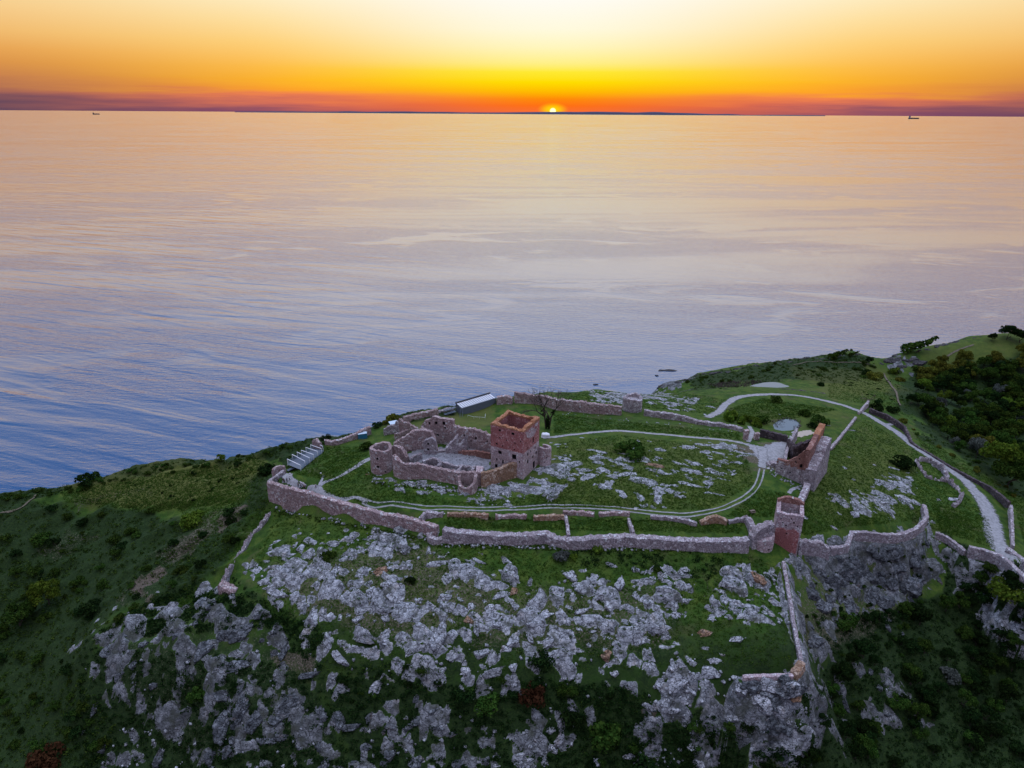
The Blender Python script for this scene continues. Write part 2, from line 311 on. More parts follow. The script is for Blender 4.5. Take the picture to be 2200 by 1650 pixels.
def masonry_mat(name,c1,c2,c3,sc=1.35,bumpd=.12):
    m,N,out=newmat(name); g=N.n('NewGeometry').outputs['Position']
    v=N.n('TexVoronoi',Vector=g,Scale=sc); cr=N.n('SeparateColor',Color=v.outputs['Color'])
    e=N.vor(g,sc,'DISTANCE_TO_EDGE'); big=N.noise(g,.22,3); fine=N.noise(g,5.,3)
    col=N.ramp(cr.outputs[0],[(0,c1),(.5,c2),(.8,c3),(1,tuple(min(.75,1.45*q) for q in c3[:3]))])
    col=N.mix(N.ss(big,.42,.68),col,tuple(q*.72 for q in c2[:3])+(1,))
    col=N.mix(N.math('MULTIPLY',fine,.55),col,tuple(q*.45 for q in c1[:3])+(1,))
    col=N.mix(N.ss(e,.09,.0),col,tuple(q*.42 for q in c1[:3])+(1,))
    fin(N,out,col,.92,N.bump(N.math('ADD',N.ss(e,0,.16),N.math('MULTIPLY',fine,.6)),.8,bumpd)); M[name]=m
masonry_mat('rubble_pink',(.31,.20,.195,1),(.52,.385,.37,1),(.68,.55,.53,1))
masonry_mat('rubble_grey',(.28,.225,.235,1),(.48,.41,.425,1),(.66,.59,.605,1))
masonry_mat('rubble_pale',(.45,.32,.325,1),(.63,.48,.49,1),(.74,.62,.63,1))
masonry_mat('rubble_ochre',(.30,.18,.11,1),(.46,.29,.19,1),(.55,.41,.32,1))
masonry_mat('brick_red',(.36,.125,.12,1),(.52,.20,.185,1),(.62,.34,.32,1),2.2,.06)
masonry_mat('brick_brown',(.24,.105,.08,1),(.35,.17,.135,1),(.43,.26,.22,1),2.2,.06)
masonry_mat('brick_orange',(.38,.15,.07,1),(.52,.22,.11,1),(.56,.31,.19,1),2.8,.06)
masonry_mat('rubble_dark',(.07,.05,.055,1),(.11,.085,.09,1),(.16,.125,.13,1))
def rock_mat(name,a,b,c,warm=.3):
    m,N,out=newmat(name); tc=N.n('NewGeometry').outputs['Position']; tw=N.n('TexNoise',Vector=tc,Scale=.45,Detail=3.); ta=N.n('VectorMath',_operation='MULTIPLY_ADD'); N.put(ta.inputs[0],tw.outputs['Color']); ta.inputs[1].default_value=(2.6,2.6,2.6); N.put(ta.inputs[2],tc)
    oi=N.n('ObjectInfo').outputs['Random']
    n1=N.noise(tc,.55,5,.6); n2=N.noise(tc,3.2,4,.65); wv=N.n('Mapping',Vector=ta.outputs[0]); wv.inputs['Rotation'].default_value=(.5,.3,.7); wv.inputs['Scale'].default_value=(.8,.8,2.6)
    cr1=N.vor(wv.outputs[0],.55,'DISTANCE_TO_EDGE'); cr2=N.vor(wv.outputs[0],1.5,'DISTANCE_TO_EDGE')
    col=N.ramp(n1,[(.3,a),(.5,b),(.68,c)])
    col=N.mix(N.math('MULTIPLY',oi,.3),col,a)
    col=N.mix(N.math('MULTIPLY',N.ss(N.noise(tc,.35,3),.6,.72),warm),col,(.30,.19,.12,1))
    col=N.mix(N.math('MULTIPLY',N.ss(n2,.55,.8),.22),col,tuple(q*.35 for q in a[:3])+(1,))
    ck=N.math('MINIMUM',N.ss(cr1,0,.07),N.ss(cr2,-.03,.08))
    col=N.mix(ck,tuple(q*.18 for q in a[:3])+(1,),col)
    fin(N,out,col,.88,N.bump(N.math('ADD',ck,N.math('MULTIPLY',n2,.3)),.9,.20)); M[name]=m
rock_mat('granite',(.20,.205,.215,1),(.44,.445,.465,1),(.66,.67,.69,1))
rock_mat('granite_lichen',(.055,.062,.066,1),(.135,.145,.155,1),(.29,.305,.32,1))  # granite with the shade of the lower cliffs put into its colour
rock_mat('granite_dark',(.05,.05,.05,1),(.09,.085,.085,1),(.14,.13,.125,1),.2)
rock_mat('granite_rust',(.22,.13,.08,1),(.34,.20,.12,1),(.40,.30,.24,1),.8)
def ground_mat():
    m,N,out=newmat('ground'); g=N.n('NewGeometry').outputs['Position']
    at_=N.n('Attribute',_attribute_name='mask'); sc=N.n('SeparateColor',Color=at_.outputs['Color']); r,s,d=sc.outputs[0:3]; y=at_.outputs['Alpha']
    n0=N.noise(g,.035,4); n1=N.noise(g,.28,5,.6); n2=N.noise(g,1.9,4,.7); n3=N.noise(g,6.,2,.7)
    grass=N.ramp(n1,[(.28,(.017,.043,.006,1)),(.48,(.036,.080,.009,1)),(.68,(.082,.122,.016,1))])
    grass=N.mix(N.math('MULTIPLY',N.ss(n0,.45,.65),.4),grass,(.075,.110,.020,1)); grass=N.mix(N.math('MULTIPLY',N.ss(N.noise(g,.11,5,.65),.54,.68),.55),grass,(.095,.085,.036,1))
    grass=N.mix(N.math('MULTIPLY',N.ss(n2,.45,.75),.65),grass,(.012,.030,.006,1))
    grass=N.mix(N.math('MULTIPLY',N.ss(n3,.55,.75),.35),grass,(.10,.14,.045,1))
    dry=N.ramp(n2,[(.3,(.06,.08,.018,1)),(.7,(.15,.13,.035,1))])
    grass=N.mix(N.math('MULTIPLY',y,.75),grass,dry)
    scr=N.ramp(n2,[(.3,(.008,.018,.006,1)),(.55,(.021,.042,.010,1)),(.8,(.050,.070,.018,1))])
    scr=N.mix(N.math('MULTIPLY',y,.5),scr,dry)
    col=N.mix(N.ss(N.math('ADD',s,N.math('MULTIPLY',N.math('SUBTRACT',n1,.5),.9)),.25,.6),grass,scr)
    dirt=N.ramp(n2,[(.3,(.050,.040,.028,1)),(.55,(.115,.09,.065,1)),(.75,(.24,.21,.18,1))])
    col=N.mix(N.ss(N.math('ADD',d,N.math('MULTIPLY',N.math('SUBTRACT',n2,.5),1.2)),.35,.75),col,dirt)
    # bare rock
    tw=N.n('TexNoise',Vector=g,Scale=.5,Detail=3.); ta=N.n('VectorMath',_operation='MULTIPLY_ADD'); N.put(ta.inputs[0],tw.outputs['Color']); ta.inputs[1].default_value=(3.2,3.2,3.2); N.put(ta.inputs[2],g); wv=N.n('Mapping',Vector=ta.outputs[0]); wv.inputs['Rotation'].default_value=(.4,.2,-.35); wv.inputs['Scale'].default_value=(.6,1.1,1.6)
    ck=N.math('MINIMUM',N.ss(N.vor(wv.outputs[0],.5,'DISTANCE_TO_EDGE'),0,.06),N.ss(N.vor(wv.outputs[0],1.4,'DISTANCE_TO_EDGE'),-.03,.08))
    rk=N.ramp(N.noise(g,.6,5,.65),[(.3,(.10,.103,.108,1)),(.46,(.28,.287,.30,1)),(.66,(.56,.565,.585,1))])
    rk=N.mix(N.math('MULTIPLY',N.ss(N.noise(g,.3,3),.58,.72),.35),rk,(.27,.18,.12,1))
    rk=N.mix(N.math('MULTIPLY',N.ss(n3,.55,.8),.18),rk,(.07,.07,.065,1))
    rk=N.mix(N.math('MULTIPLY',N.n('Attribute',_attribute_name='dark_and_shaded').outputs['Fac'],N.math('ADD',N.math('MULTIPLY',N.ss(n1,.35,.6),.5),.4)),rk,(.085,.092,.088,1))  # mask darkens rock: own dark tone, plus cliff shade put into the colour
    rk=N.mix(ck,(.035,.035,.035,1),rk)
    rk=N.mix(N.math('MULTIPLY',N.ss(n1,.5,.66),.75),rk,(.075,.08,.06,1))
    col=N.mix(N.ss(N.math('ADD',r,N.math('MULTIPLY',N.math('SUBTRACT',n2,.5),.7)),.4,.62),col,rk)
    sep=N.n('SeparateXYZ',Vector=g)
    wet=N.ss(sep.outputs[2],20.,8.); col=N.mix(N.math('MULTIPLY',wet,r),col,(.03,.03,.03,1))
    h=N.math('MULTIPLY',N.math('ADD',N.math('MULTIPLY',n2,1.),N.math('MULTIPLY',n3,.7)),N.math('SUBTRACT',1.,N.math('MULTIPLY',r,.7)))
    fin(N,out,col,.95,N.bump(N.math('ADD',h,N.math('MULTIPLY',N.math('MULTIPLY',ck,r),.6)),.9,.22),.15); M['ground']=m
ground_mat()
def leaf_mat(name,a,b,c,tr=.25):
    m,N,out=newmat(name); g=N.n('NewGeometry'); oi=N.n('ObjectInfo').outputs['Random']
    rnd=g.outputs['Random Per Island']; n=N.noise(g.outputs['Position'],.45,3)
    col=N.ramp(rnd,[(0,a),(.55,b),(1,c)])
    col=N.mix(N.math('MULTIPLY',N.ss(n,.4,.65),.6),col,a)
    hs=N.n('HueSaturation',Color=col,Saturation=1.); N.put(hs.inputs['Value'],N.math('ADD',N.math('MULTIPLY',oi,.6),.7)); N.put(hs.inputs['Hue'],N.math('ADD',N.math('MULTIPLY',oi,.03),.485))
    d=N.n('BsdfDiffuse',Color=hs.outputs[0]); t=N.n('BsdfTranslucent',Color=hs.outputs[0]); mx=N.n('MixShader',Fac=tr)
    N.L.new(d.outputs[0],mx.inputs[1]); N.L.new(t.outputs[0],mx.inputs[2]); N.L.new(mx.outputs[0],out.inputs[0]); M[name]=m
leaf_mat('leaf_green',(.016,.040,.007,1),(.036,.078,.013,1),(.070,.115,.020,1))
leaf_mat('leaf_dark',(.006,.015,.005,1),(.014,.031,.008,1),(.028,.052,.012,1))
leaf_mat('leaf_mid',(.014,.030,.006,1),(.034,.064,.010,1),(.075,.105,.016,1))
leaf_mat('grass_blade',(.019,.050,.007,1),(.043,.090,.011,1),(.095,.132,.022,1))
leaf_mat('leaf_lime',(.045,.085,.010,1),(.085,.14,.016,1),(.15,.20,.025,1))
leaf_mat('leaf_gold',(.045,.055,.010,1),(.095,.102,.016,1),(.17,.16,.022,1))
leaf_mat('leaf_rust',(.03,.014,.007,1),(.06,.025,.012,1),(.09,.04,.018,1))
leaf_mat('leaf_grey',(.05,.06,.05,1),(.09,.10,.085,1),(.14,.15,.13,1))
leaf_mat('reed',(.07,.055,.045,1),(.12,.10,.085,1),(.18,.15,.13,1))
def frayed(name,c,sc=.8,var=.75):
    # loose ground that thins out toward the edge of the path
    m,N,out=newmat(name); g=N.n('NewGeometry').outputs['Position']; n=N.noise(g,sc,5,.7); n2=N.noise(g,2.2,3,.7)
    e=N.n('Attribute',_attribute_name='edge').outputs['Fac']
    col=N.mix(N.math('MULTIPLY',N.ss(n,.35,.72),var),(*c,1),tuple(q*.42 for q in c)+(1,)); col=N.mix(N.math('MULTIPLY',N.ss(n2,.5,.7),.3),col,(.10,.11,.06,1))
    a=N.ss(N.math('ADD',N.math('SUBTRACT',1.,e),N.math('MULTIPLY',N.math('SUBTRACT',N.noise(g,.9,4,.7),.5),1.1)),.12,.42)
    fin(N,out,col,.95,N.bump(n2,.5,.08),.2,Alpha=a); M[name]=m
def plain(name,c,rough=.7,sc=3.,var=.35,metal=0.,bump=.05):
    m,N,out=newmat(name); g=N.n('NewGeometry').outputs['Position']; n=N.noise(g,sc,4,.65)
    col=N.mix(N.math('MULTIPLY',N.ss(n,.35,.75),var),(*c,1),tuple(q*.4 for q in c)+(1,))
    fin(N,out,col,rough,N.bump(n,.4,bump),.3,Metallic=metal); M[name]=m
frayed('gravel',(.33,.32,.325)); frayed('track',(.30,.30,.285)); plain('sand',(.42,.35,.28),.95)
plain('cobble',(.24,.235,.25),.95,.9,.85,0,.15)
plain('bark',(.055,.042,.033),.95,4.); plain('white_steel',(.78,.78,.80),.45,.7,.12); plain('grey_board',(.11,.13,.16),.7,.8,.3)
plain('blue_paint',(.03,.16,.25),.5,1.2,.25); plain('pale_roof',(.50,.60,.66),.5,1.5,.2); plain('dark_timber',(.05,.055,.07),.8,1.2,.4)
plain('white_canvas',(.72,.72,.74),.7,1.,.25); plain('opening_shade',(.012,.010,.012),1.,2.,.3)  # last one: near-black lining, the shade inside blind openings put into the colour
plain('cloth_dark',(.012,.013,.018),.9); plain('cloth_blue',(.03,.05,.11),.9); plain('cloth_pale',(.42,.42,.45),.9); plain('skin',(.42,.26,.19),.6); plain('hair',(.03,.02,.014),.8)
plain('ship_hull',(.05,.06,.085),.7,.05,.2); plain('ship_white',(.35,.36,.40),.7,.05,.2); plain('far_land',(.035,.035,.075),1.,.0004,.25)
frayed('earth',(.14,.115,.08)); plain('wood',(.16,.12,.09),.85)
m,N,out=newmat('mesh_screen'); fin(N,out,(.25,.31,.38,1),.4,None,.4,Alpha=.55); M['mesh_screen']=m
# ---------- object helpers ----------
def tag(o,label=None,cat=None,group=None,kind=None):
    for k,v in (('label',label),('category',cat),('group',group),('kind',kind)):
        if v: o[k]=v
    return o
def thing(name,label,cat,loc,group=None):
    o=bpy.data.objects.new(name,None); COL.objects.link(o); o.location=loc; o.empty_display_size=.5
    return tag(o,label,cat,group)
def mk(name,V,Fc,mat,parent=None,org=None,smooth=False,me_only=False):
    V=np.asarray(V,float)
    o0=np.array(parent.location) if parent is not None else (np.zeros(3) if org is None else np.array(org))
    me=bpy.data.meshes.new(name); V=V-o0
    if isinstance(Fc,np.ndarray):
        n,k=Fc.shape; me.vertices.add(len(V)); me.vertices.foreach_set('co',V.astype(np.float32).ravel())
        me.loops.add(n*k); me.loops.foreach_set('vertex_index',Fc.astype(np.int32).ravel())
        me.polygons.add(n); me.polygons.foreach_set('loop_start',np.arange(0,n*k,k,dtype=np.int32)); me.update(calc_edges=True)
    else:
        me.from_pydata(V.tolist(),[],[list(map(int,f)) for f in Fc]); me.update()
    if smooth: me.polygons.foreach_set('use_smooth',np.ones(len(me.polygons),bool))
    me.materials.append(M[mat])
    if me_only: return me
    ob=bpy.data.objects.new(name,me); COL.objects.link(ob)
    if parent is not None: ob.parent=parent
    else: ob.location=o0
    return ob
class MB:
    def __init__(s): s.V=[];s.F=[]
    def add(s,V,Fc):
        b=len(s.V); s.V+= [tuple(v) for v in V]; s.F+=[[i+b for i in f] for f in Fc]; return s
    def box(s,c,size,rz=0.,rx=0.):
        R=Matrix.Rotation(rz,3,'Z')@Matrix.Rotation(rx,3,'X'); V=[]
        for z in(-.5,.5):
            for x,y in((-.5,-.5),(.5,-.5),(.5,.5),(-.5,.5)): V.append(Vector(c)+R@Vector((x*size[0],y*size[1],z*size[2])))
        return s.add(V,[(3,2,1,0),(4,5,6,7),(0,1,5,4),(1,2,6,5),(2,3,7,6),(3,0,4,7)])
    def bar(s,a,b,r,r2=None,n=5):
        a=Vector(a);b=Vector(b);d=(b-a).normalized(); u=d.orthogonal().normalized(); w=d.cross(u); V=[]
        for p,q in((a,r),(b,r if r2 is None else r2)):
            for k in range(n):
                t=2*math.pi*k/n; V.append(p+(u*math.cos(t)+w*math.sin(t))*q)
        return s.add(V,[[k,(k+1)%n,n+(k+1)%n,n+k] for k in range(n)]+[list(range(n))[::-1],list(range(n,2*n))])
    def mk(s,name,mat,parent=None,org=None,**k): return mk(name,s.V,s.F,mat,parent,org,**k)
def rough(V,a=.10,f=.9):
    V=np.asarray(V,float); x,y,z=V.T
    o=V.copy(); o[:,0]+=vn(y*f+z*f*1.3,z*f+x*.7,5)*a; o[:,1]+=vn(x*f+z*f*1.1,z*f-y*.6,9)*a; return o
def rub(x,s=0,a=.35):
    """broken wall top: steps of fallen stones"""
    x=np.asarray(x,float); return a*(.8*vn(x*.22,x*0+3.3,s)+.75*vn(np.floor(x*.8)*1.7,x*0,s+5)+.6*vn(x*1.9,x*0,s+9))
def wall_along(pts,thick,jag=.3,ds=.55,seed=1,closed=False,sink=1.2,taper=.12,deep=None):
    P3=np.array(pts,float); 
    if closed: P3=np.vstack([P3,P3[:1]])
    seg=np.r_[0,np.cumsum(np.hypot(*np.diff(P3[:,:2],axis=0).T))]; L=seg[-1]; n=max(3,int(L/ds)+1)
    s=np.linspace(0,L,n); 
    if closed: s=s[:-1]; n-=1
    x=np.interp(s,seg,P3[:,0]);y=np.interp(s,seg,P3[:,1]);z=np.interp(s,seg,P3[:,2])
    if closed: tx=np.roll(x,-1)-np.roll(x,1);ty=np.roll(y,-1)-np.roll(y,1)
    else: tx=np.gradient(x);ty=np.gradient(y)
    l=np.hypot(tx,ty);nx,ny=-ty/l,tx/l
    z=z+rub(s,seed,jag)
    g1=np.minimum(G(x+nx*thick*.8,y+ny*thick*.8),G(x,y));g2=np.minimum(G(x-nx*thick*.8,y-ny*thick*.8),G(x,y))
    g1=np.minimum(g1,z)-sink;g2=np.minimum(g2,z)-sink
    if deep: g1=np.maximum(g1,z-deep-sink);g2=np.maximum(g2,z-deep-sink)
    hmax=float(np.max(z-np.minimum(g1,g2))); R=int(np.clip(hmax/1.0,2,9)); cols=4
    prof=[]
    for k in range(R):
        f=k/R; prof.append((-.5*(1+taper*(1-f)),f,'r'))
    for c in range(cols): prof.append((-.5+c/(cols-1),1,'t'))
    for k in range(R-1,-1,-1):
        f=k/R; prof.append((.5*(1+taper*(1-f)),f,'l'))
    m=len(prof);V=np.zeros((n,m,3))
    for q,(o,f,kk) in enumerate(prof):
        gb=g2 if o<0 else g1
        zt=z+(rub(s*1.3+q*31,seed+q,jag*.55) if kk=='t' else 0)-(0.12*(kk=='t')*(abs(o)>.4))
        V[:,q,0]=x+nx*o*thick;V[:,q,1]=y+ny*o*thick;V[:,q,2]=gb+(zt-gb)*f
    V=rough(V.reshape(-1,3),.14,1.1); Fc=[]
    for i in range(n if closed else n-1):
        a=i*m;b=((i+1)%n)*m
        for q in range(m-1): Fc.append((a+q,a+q+1,b+q+1,b+q))
    if not closed: Fc.append(list(range(m))); Fc.append([(n-1)*m+q for q in range(m)][::-1])
    return V,[f[::-1] for f in Fc]
def crest(*px):   # (pixel, pixel, height) -> world
    o=[]
    for a,b,z in px:
        x,y=P(a,b,z); o.append((float(x),float(y),z))
    return o
def ruin(name,label,cat,px,thick,mat,jag=.3,seed=1,parent=None,group=None,world=False,**k):
    pts=px if world else crest(*px); V,Fc=wall_along(pts,thick,jag,seed=seed,**k)
    c=len(pts)//2; o=mk(name,V,Fc,mat,parent,(pts[c][0],pts[c][1],float(G(pts[c][0],pts[c][1]))))
    if parent is None: tag(o,label,cat,group)
    return o
def masonry(path,thick,z0,ztop,ops=(),closed=True,zin=None,jag=.25,seed=3,cell=.9):
    """wall with blind openings. path: outer corners, interior on the left hand. ops: (side,u,z,w,h). returns wall mesh and one mesh per opening"""
    n=len(path); ns=n if closed else n-1; Pp=[Vector((p[0],p[1])) for p in path]
    nrm=[]
    for i in range(ns):
        d=(Pp[(i+1)%n]-Pp[i]).normalized(); nrm.append(Vector((-d.y,d.x)))
    inn=[]
    for i in range(n):
        if closed: a,b=nrm[i-1],nrm[i]
        else: a,b=nrm[max(0,i-1)],nrm[min(ns-1,i)]
        m=(a+b).normalized(); inn.append(Pp[i]+m*(thick/max(.35,m.dot(a))))
    V=[];Fc=[];W=[]; zi=z0 if zin is None else zin; acc=0
    for i in range(ns):
        p,q=Pp[i],Pp[(i+1)%n];L=(q-p).length;d=(q-p)/L;ip,iq=inn[i],inn[(i+1)%n]
        my=[o for o in ops if o[0]==i]
        ub={0.,L}
        for o in my: ub|={o[1]-o[3]/2,o[1]+o[3]/2}
        ub=sorted(u for u in ub if 0<=u<=L); u2=[]
        for a,b in zip(ub,ub[1:]):
            k=max(1,round((b-a)/cell)); u2+=[a+(b-a)*j/k for j in range(k)]
        u2.append(L); u2=np.array(u2)
        tops=np.array([ztop(i,u/L) for u in u2])+rub(u2+acc*1.0,seed,jag); 
        if acc==0: t0=tops[0]
        if i>0: tops[0]=last
        if closed and i==ns-1: tops[-1]=t0
        last=tops[-1]; acc+=L; zm=tops.max()
        zb={z0}
        for o in my: zb|={o[2],o[2]+o[4]}
        zb=sorted(zb); z2=[]
        for a,b in zip(zb,zb[1:]+[zm]):
            k=max(1,round((b-a)/cell)); z2+=[a+(b-a)*j/k for j in range(k)]
        z2.append(zm+.01)
        b0=len(V);nu=len(u2);nz=len(z2)
        for u,t in zip(u2,tops):
            for z in z2: V.append((p.x+d.x*u,p.y+d.y*u,min(z,t)))
        hole=lambda u,z:any(abs(u-o[1])<o[3]/2 and o[2]<z<o[2]+o[4] for o in my)
        for a in range(nu-1):
            for c in range(nz-1):
                if z2[c]>=tops[a] and z2[c]>=tops[a+1]: continue
                if hole((u2[a]+u2[a+1])/2,(z2[c]+z2[c+1])/2): continue
                Fc.append((b0+a*nz+c,b0+(a+1)*nz+c,b0+(a+1)*nz+c+1,b0+a*nz+c+1))
        b1=len(V); ni=5
        for u,t in zip(u2,tops):
            w=ip+(iq-ip)*(u/L)
            for k in range(ni): V.append((w.x,w.y,min(zi,t-.2)+(t-min(zi,t-.2))*k/(ni-1)))
        for a in range(nu-1):
            for k in range(ni-1): Fc.append((b1+(a+1)*ni+k,b1+a*ni+k,b1+a*ni+k+1,b1+(a+1)*ni+k+1))
            Fc.append((b0+a*nz+nz-1,b0+(a+1)*nz+nz-1,b1+(a+1)*ni+ni-1,b1+a*ni+ni-1))
        if not closed and i in(0,ns-1):
            for e,(a,fl) in {0:(0,True),ns-1:(nu-1,False)}.items() if ns==1 else [(i,(0,True) if i==0 else (nu-1,False))]:
                c0=[b0+a*nz+c for c in range(nz)]; c1=[b1+a*ni+k for k in range(ni)][::-1]; f=c0+c1
                Fc.append(f if not fl else f[::-1])
        for o in my:
            dep=min(thick*.75,.9); N_=nrm[i]; ww=[]
            for dp in(0,dep):
                for uu,zz in((-1,0),(1,0),(1,1),(-1,1)):
                    u=o[1]+uu*o[3]/2; ww.append((p.x+d.x*u+N_.x*dp,p.y+d.y*u+N_.y*dp,o[2]+zz*o[4]))
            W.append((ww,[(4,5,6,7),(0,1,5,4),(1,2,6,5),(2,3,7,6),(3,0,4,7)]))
    return rough(V,.07,.8),Fc,W
def built(name,label,cat,loc,parts,group=None):
    """parts: (part name, material, args of masonry)"""
    t=thing(name,label,cat,loc,group)
    for pn,mat,kw in parts:
        V,Fc,W=masonry(**kw); mk(pn,V,Fc,mat,t)
        for ww,wf in W: mk('window' if ww[2][2]-ww[0][2]<2.2 else 'doorway',rough(ww,.07,.8),wf,'opening_shade',t)
    return t
def arc(cx,cy,r,a0,a1,n): return [(cx+r*math.cos(a0+(a1-a0)*k/n),cy+r*math.sin(a0+(a1-a0)*k/n)) for k in range(n+1)]
# flat pieces of ground laid over the terrain
def patch(name,poly,mat,up=.09,step=.6,seed=1):
    """poly in pixels"""
    x,y,z,_=hit([p[0] for p in poly],[p[1] for p in poly]); w=list(zip(x,y))
    xs=np.arange(x.min()-2,x.max()+2,step);ys=np.arange(y.min()-2,y.max()+2,step);X,Y=np.meshgrid(xs,ys)
    jx=X+fbm(X/2,Y/2,seed,3)*1.3;jy=Y+fbm(X/2,Y/2,seed+9,3)*1.3
    ins=inpoly(jx,jy,w,.01)>.5; idx=-np.ones(X.shape,int); V=[];Fc=[]
    c=ins[:-1,:-1]&ins[1:,:-1]&ins[:-1,1:]&ins[1:,1:]
    used=np.zeros(X.shape,bool)
    for a,b in((0,0),(1,0),(0,1),(1,1)): used[a:X.shape[0]-1+a,b:X.shape[1]-1+b]|=c
    idx[used]=np.arange(used.sum()); V=np.c_[X[used],Y[used],G(X[used],Y[used])+up]
    j,i=np.nonzero(c); Fc=np.c_[idx[j,i],idx[j,i+1],idx[j+1,i+1],idx[j+1,i]]
    o=mk(name,V,Fc,mat,None,(V[:,0].mean(),V[:,1].mean(),V[:,2].mean()),True); return tag(o,kind='structure')
def spline(pts,ds):
    p=np.array(pts,float); p=np.vstack([2*p[0]-p[1],p,2*p[-1]-p[-2]]); out=[]
    for i in range(1,len(p)-2):
        n=max(2,int(np.hypot(*(p[i+1]-p[i])[:2])/ds))
        for k in range(n):
            t=k/n; out.append(.5*((2*p[i])+(-p[i-1]+p[i+1])*t+(2*p[i-1]-5*p[i]+4*p[i+1]-p[i+2])*t*t+(-p[i-1]+3*p[i]-3*p[i+1]+p[i+2])*t**3))
    out.append(p[-2]); return np.array(out)
def path(name,px,width,mat,ruts=None,seed=1,up=.1):
    """px: (x,y[,width]) pixels along the middle"""
    x,y,z,_=hit([p[0] for p in px],[p[1] for p in px]); wd=[p[2] if len(p)>2 else width for p in px]
    c=spline(np.c_[x,y,wd],.55); t=np.gradient(c[:,:2],axis=0); t/=np.hypot(*t.T)[:,None]+1e-9; nx,ny=-t[:,1],t[:,0]
    n=len(c); s=np.arange(n)*.55; V=[];Fc=[]
    for lane,(o,wf) in enumerate(ruts or [(0,1)]):
        b=len(V); K=7
        half=c[:,2]*wf*.66; l=half*(1+.10*vn(s*.18,s*0+lane,seed)+.07*vn(s*1.7,s*0+lane,seed+3)); r=half*(1+.10*vn(s*.18,s*0+lane,seed+5)+.07*vn(s*1.7,s*0+lane,seed+8))
        if ruts: 
            gap=.5+.5*sst(-.75,-.25,fbm(s*.06,s*0+lane*5,seed+21,3)); l=l*gap;r=r*gap
        for k in range(K):
            f=k/(K-1); off=o+(-r+(l+r)*f); xx=c[:,0]+nx*off;yy=c[:,1]+ny*off
            V+=list(zip(xx,yy,G(xx,yy)+up))
        for k in range(K-1):
            for i in range(n-1): Fc.append((b+k*n+i,b+k*n+i+1,b+(k+1)*n+i+1,b+(k+1)*n+i))
    V=np.array(V); ed_=np.concatenate([np.full(n,abs(2*k/6-1)) for _ in (ruts or [0]) for k in range(7)]); o=mk(name,V,[f[::-1] for f in Fc],mat,None,(V[:,0].mean(),V[:,1].mean(),V[:,2].mean()),True); o.data.attributes.new('edge','FLOAT','POINT').data.foreach_set('value',ed_.astype(np.float32)); return tag(o,kind='structure')
# foliage
def leaves(n,lumps,size,rng,flat=.0):
    """leaf clumps: n quads over the lumps (x,y,z,r)"""
    L=np.array(lumps,float); w=L[:,3]**2; k=rng.choice(len(L),n,p=w/w.sum())
    d=rng.normal(size=(n,3)); d/=np.linalg.norm(d,axis=1)[:,None]; lo=d[:,2]<-.35; d[lo,2]*=-1
    c=L[k,:3]+d*(L[k,3]*rng.uniform(.6,1.08,n)**.6)[:,None]
    nn=d+rng.normal(size=(n,3))*.65; nn/=np.linalg.norm(nn,axis=1)[:,None]
    a=np.cross(nn,rng.normal(size=(n,3))); a/=np.linalg.norm(a,axis=1)[:,None]; b=np.cross(nn,a)
    s=size*rng.uniform(.55,1.25,n)[:,None]; a*=s;b*=s*rng.uniform(.5,.9,n)[:,None]
    V=np.stack([c-a-b*.4,c+a*.2-b,c+a+b*.3,c-a*.3+b],1).reshape(-1,3)
    return V,np.arange(n*4).reshape(-1,4)
def lumps_of(rng,n,rx,rz,z0,rmin,rmax):
    o=[]
    for _ in range(n):
        t=rng.uniform(0,2*math.pi);r=math.sqrt(rng.uniform())*rx;z=z0+rng.uniform(-.6,1)*rz*(1-(r/rx)**2*.7)
        o.append((r*math.cos(t),r*math.sin(t),z,rng.uniform(rmin,rmax)))
    return o
LEAF={}
def leafmesh(kind,mat):
    key=(kind,mat)
    if key in LEAF: return LEAF[key]
    sh,v=kind; rng=np.random.default_rng(hash((sh,v))%9999 if False else sum(map(ord,sh))*7+v*31)
    if sh=='bush': lm=lumps_of(rng,13,.72,.46,.36,.16,.44); V,Fc=leaves(1100,lm,.085,rng)
    elif sh=='low': lm=lumps_of(rng,7,.75,.18,.12,.22,.38); V,Fc=leaves(420,lm,.11,rng)
    elif sh=='tree': lm=lumps_of(rng,22,.82,.60,1.05,.15,.40); V,Fc=leaves(2300,lm,.075,rng)
    elif sh=='wind': lm=[(-.5+.22*k+rng.uniform(-.05,.05),rng.uniform(-.12,.12),.22+.085*k,.30-.028*k) for k in range(8)]; V,Fc=leaves(800,lm,.075,rng)
    LEAF[key]=mk('crown',V,Fc,mat,me_only=True); return LEAF[key]
TR={}
def branchy(mb,p,d,L,r,dep,rng,spread=.6):
    q=p+d*L; mb.bar(p,q,r,r*.68,5)
    if dep==0: return
    for _ in range(rng.choice([2,3])):
        nd=(d+Vector(rng.normal(size=3))*spread+Vector((0,0,.12))).normalized(); branchy(mb,q if rng.uniform()<.6 else p+d*L*rng.uniform(.5,1),nd,L*rng.uniform(.6,.85),r*.62,dep-1,rng,spread)
def trunkmesh(v,h=.9):
    if (v,h) in TR: return TR[(v,h)]
    rng=np.random.default_rng(v+40); mb=MB(); branchy(mb,Vector((0,0,-.15)),Vector((rng.normal()*.08,rng.normal()*.08,1)).normalized(),h*.6,.055,2,rng,.5)
    TR[(v,h)]=mk('trunk',mb.V,mb.F,'bark',me_only=True); return TR[(v,h)]
NV=[0]
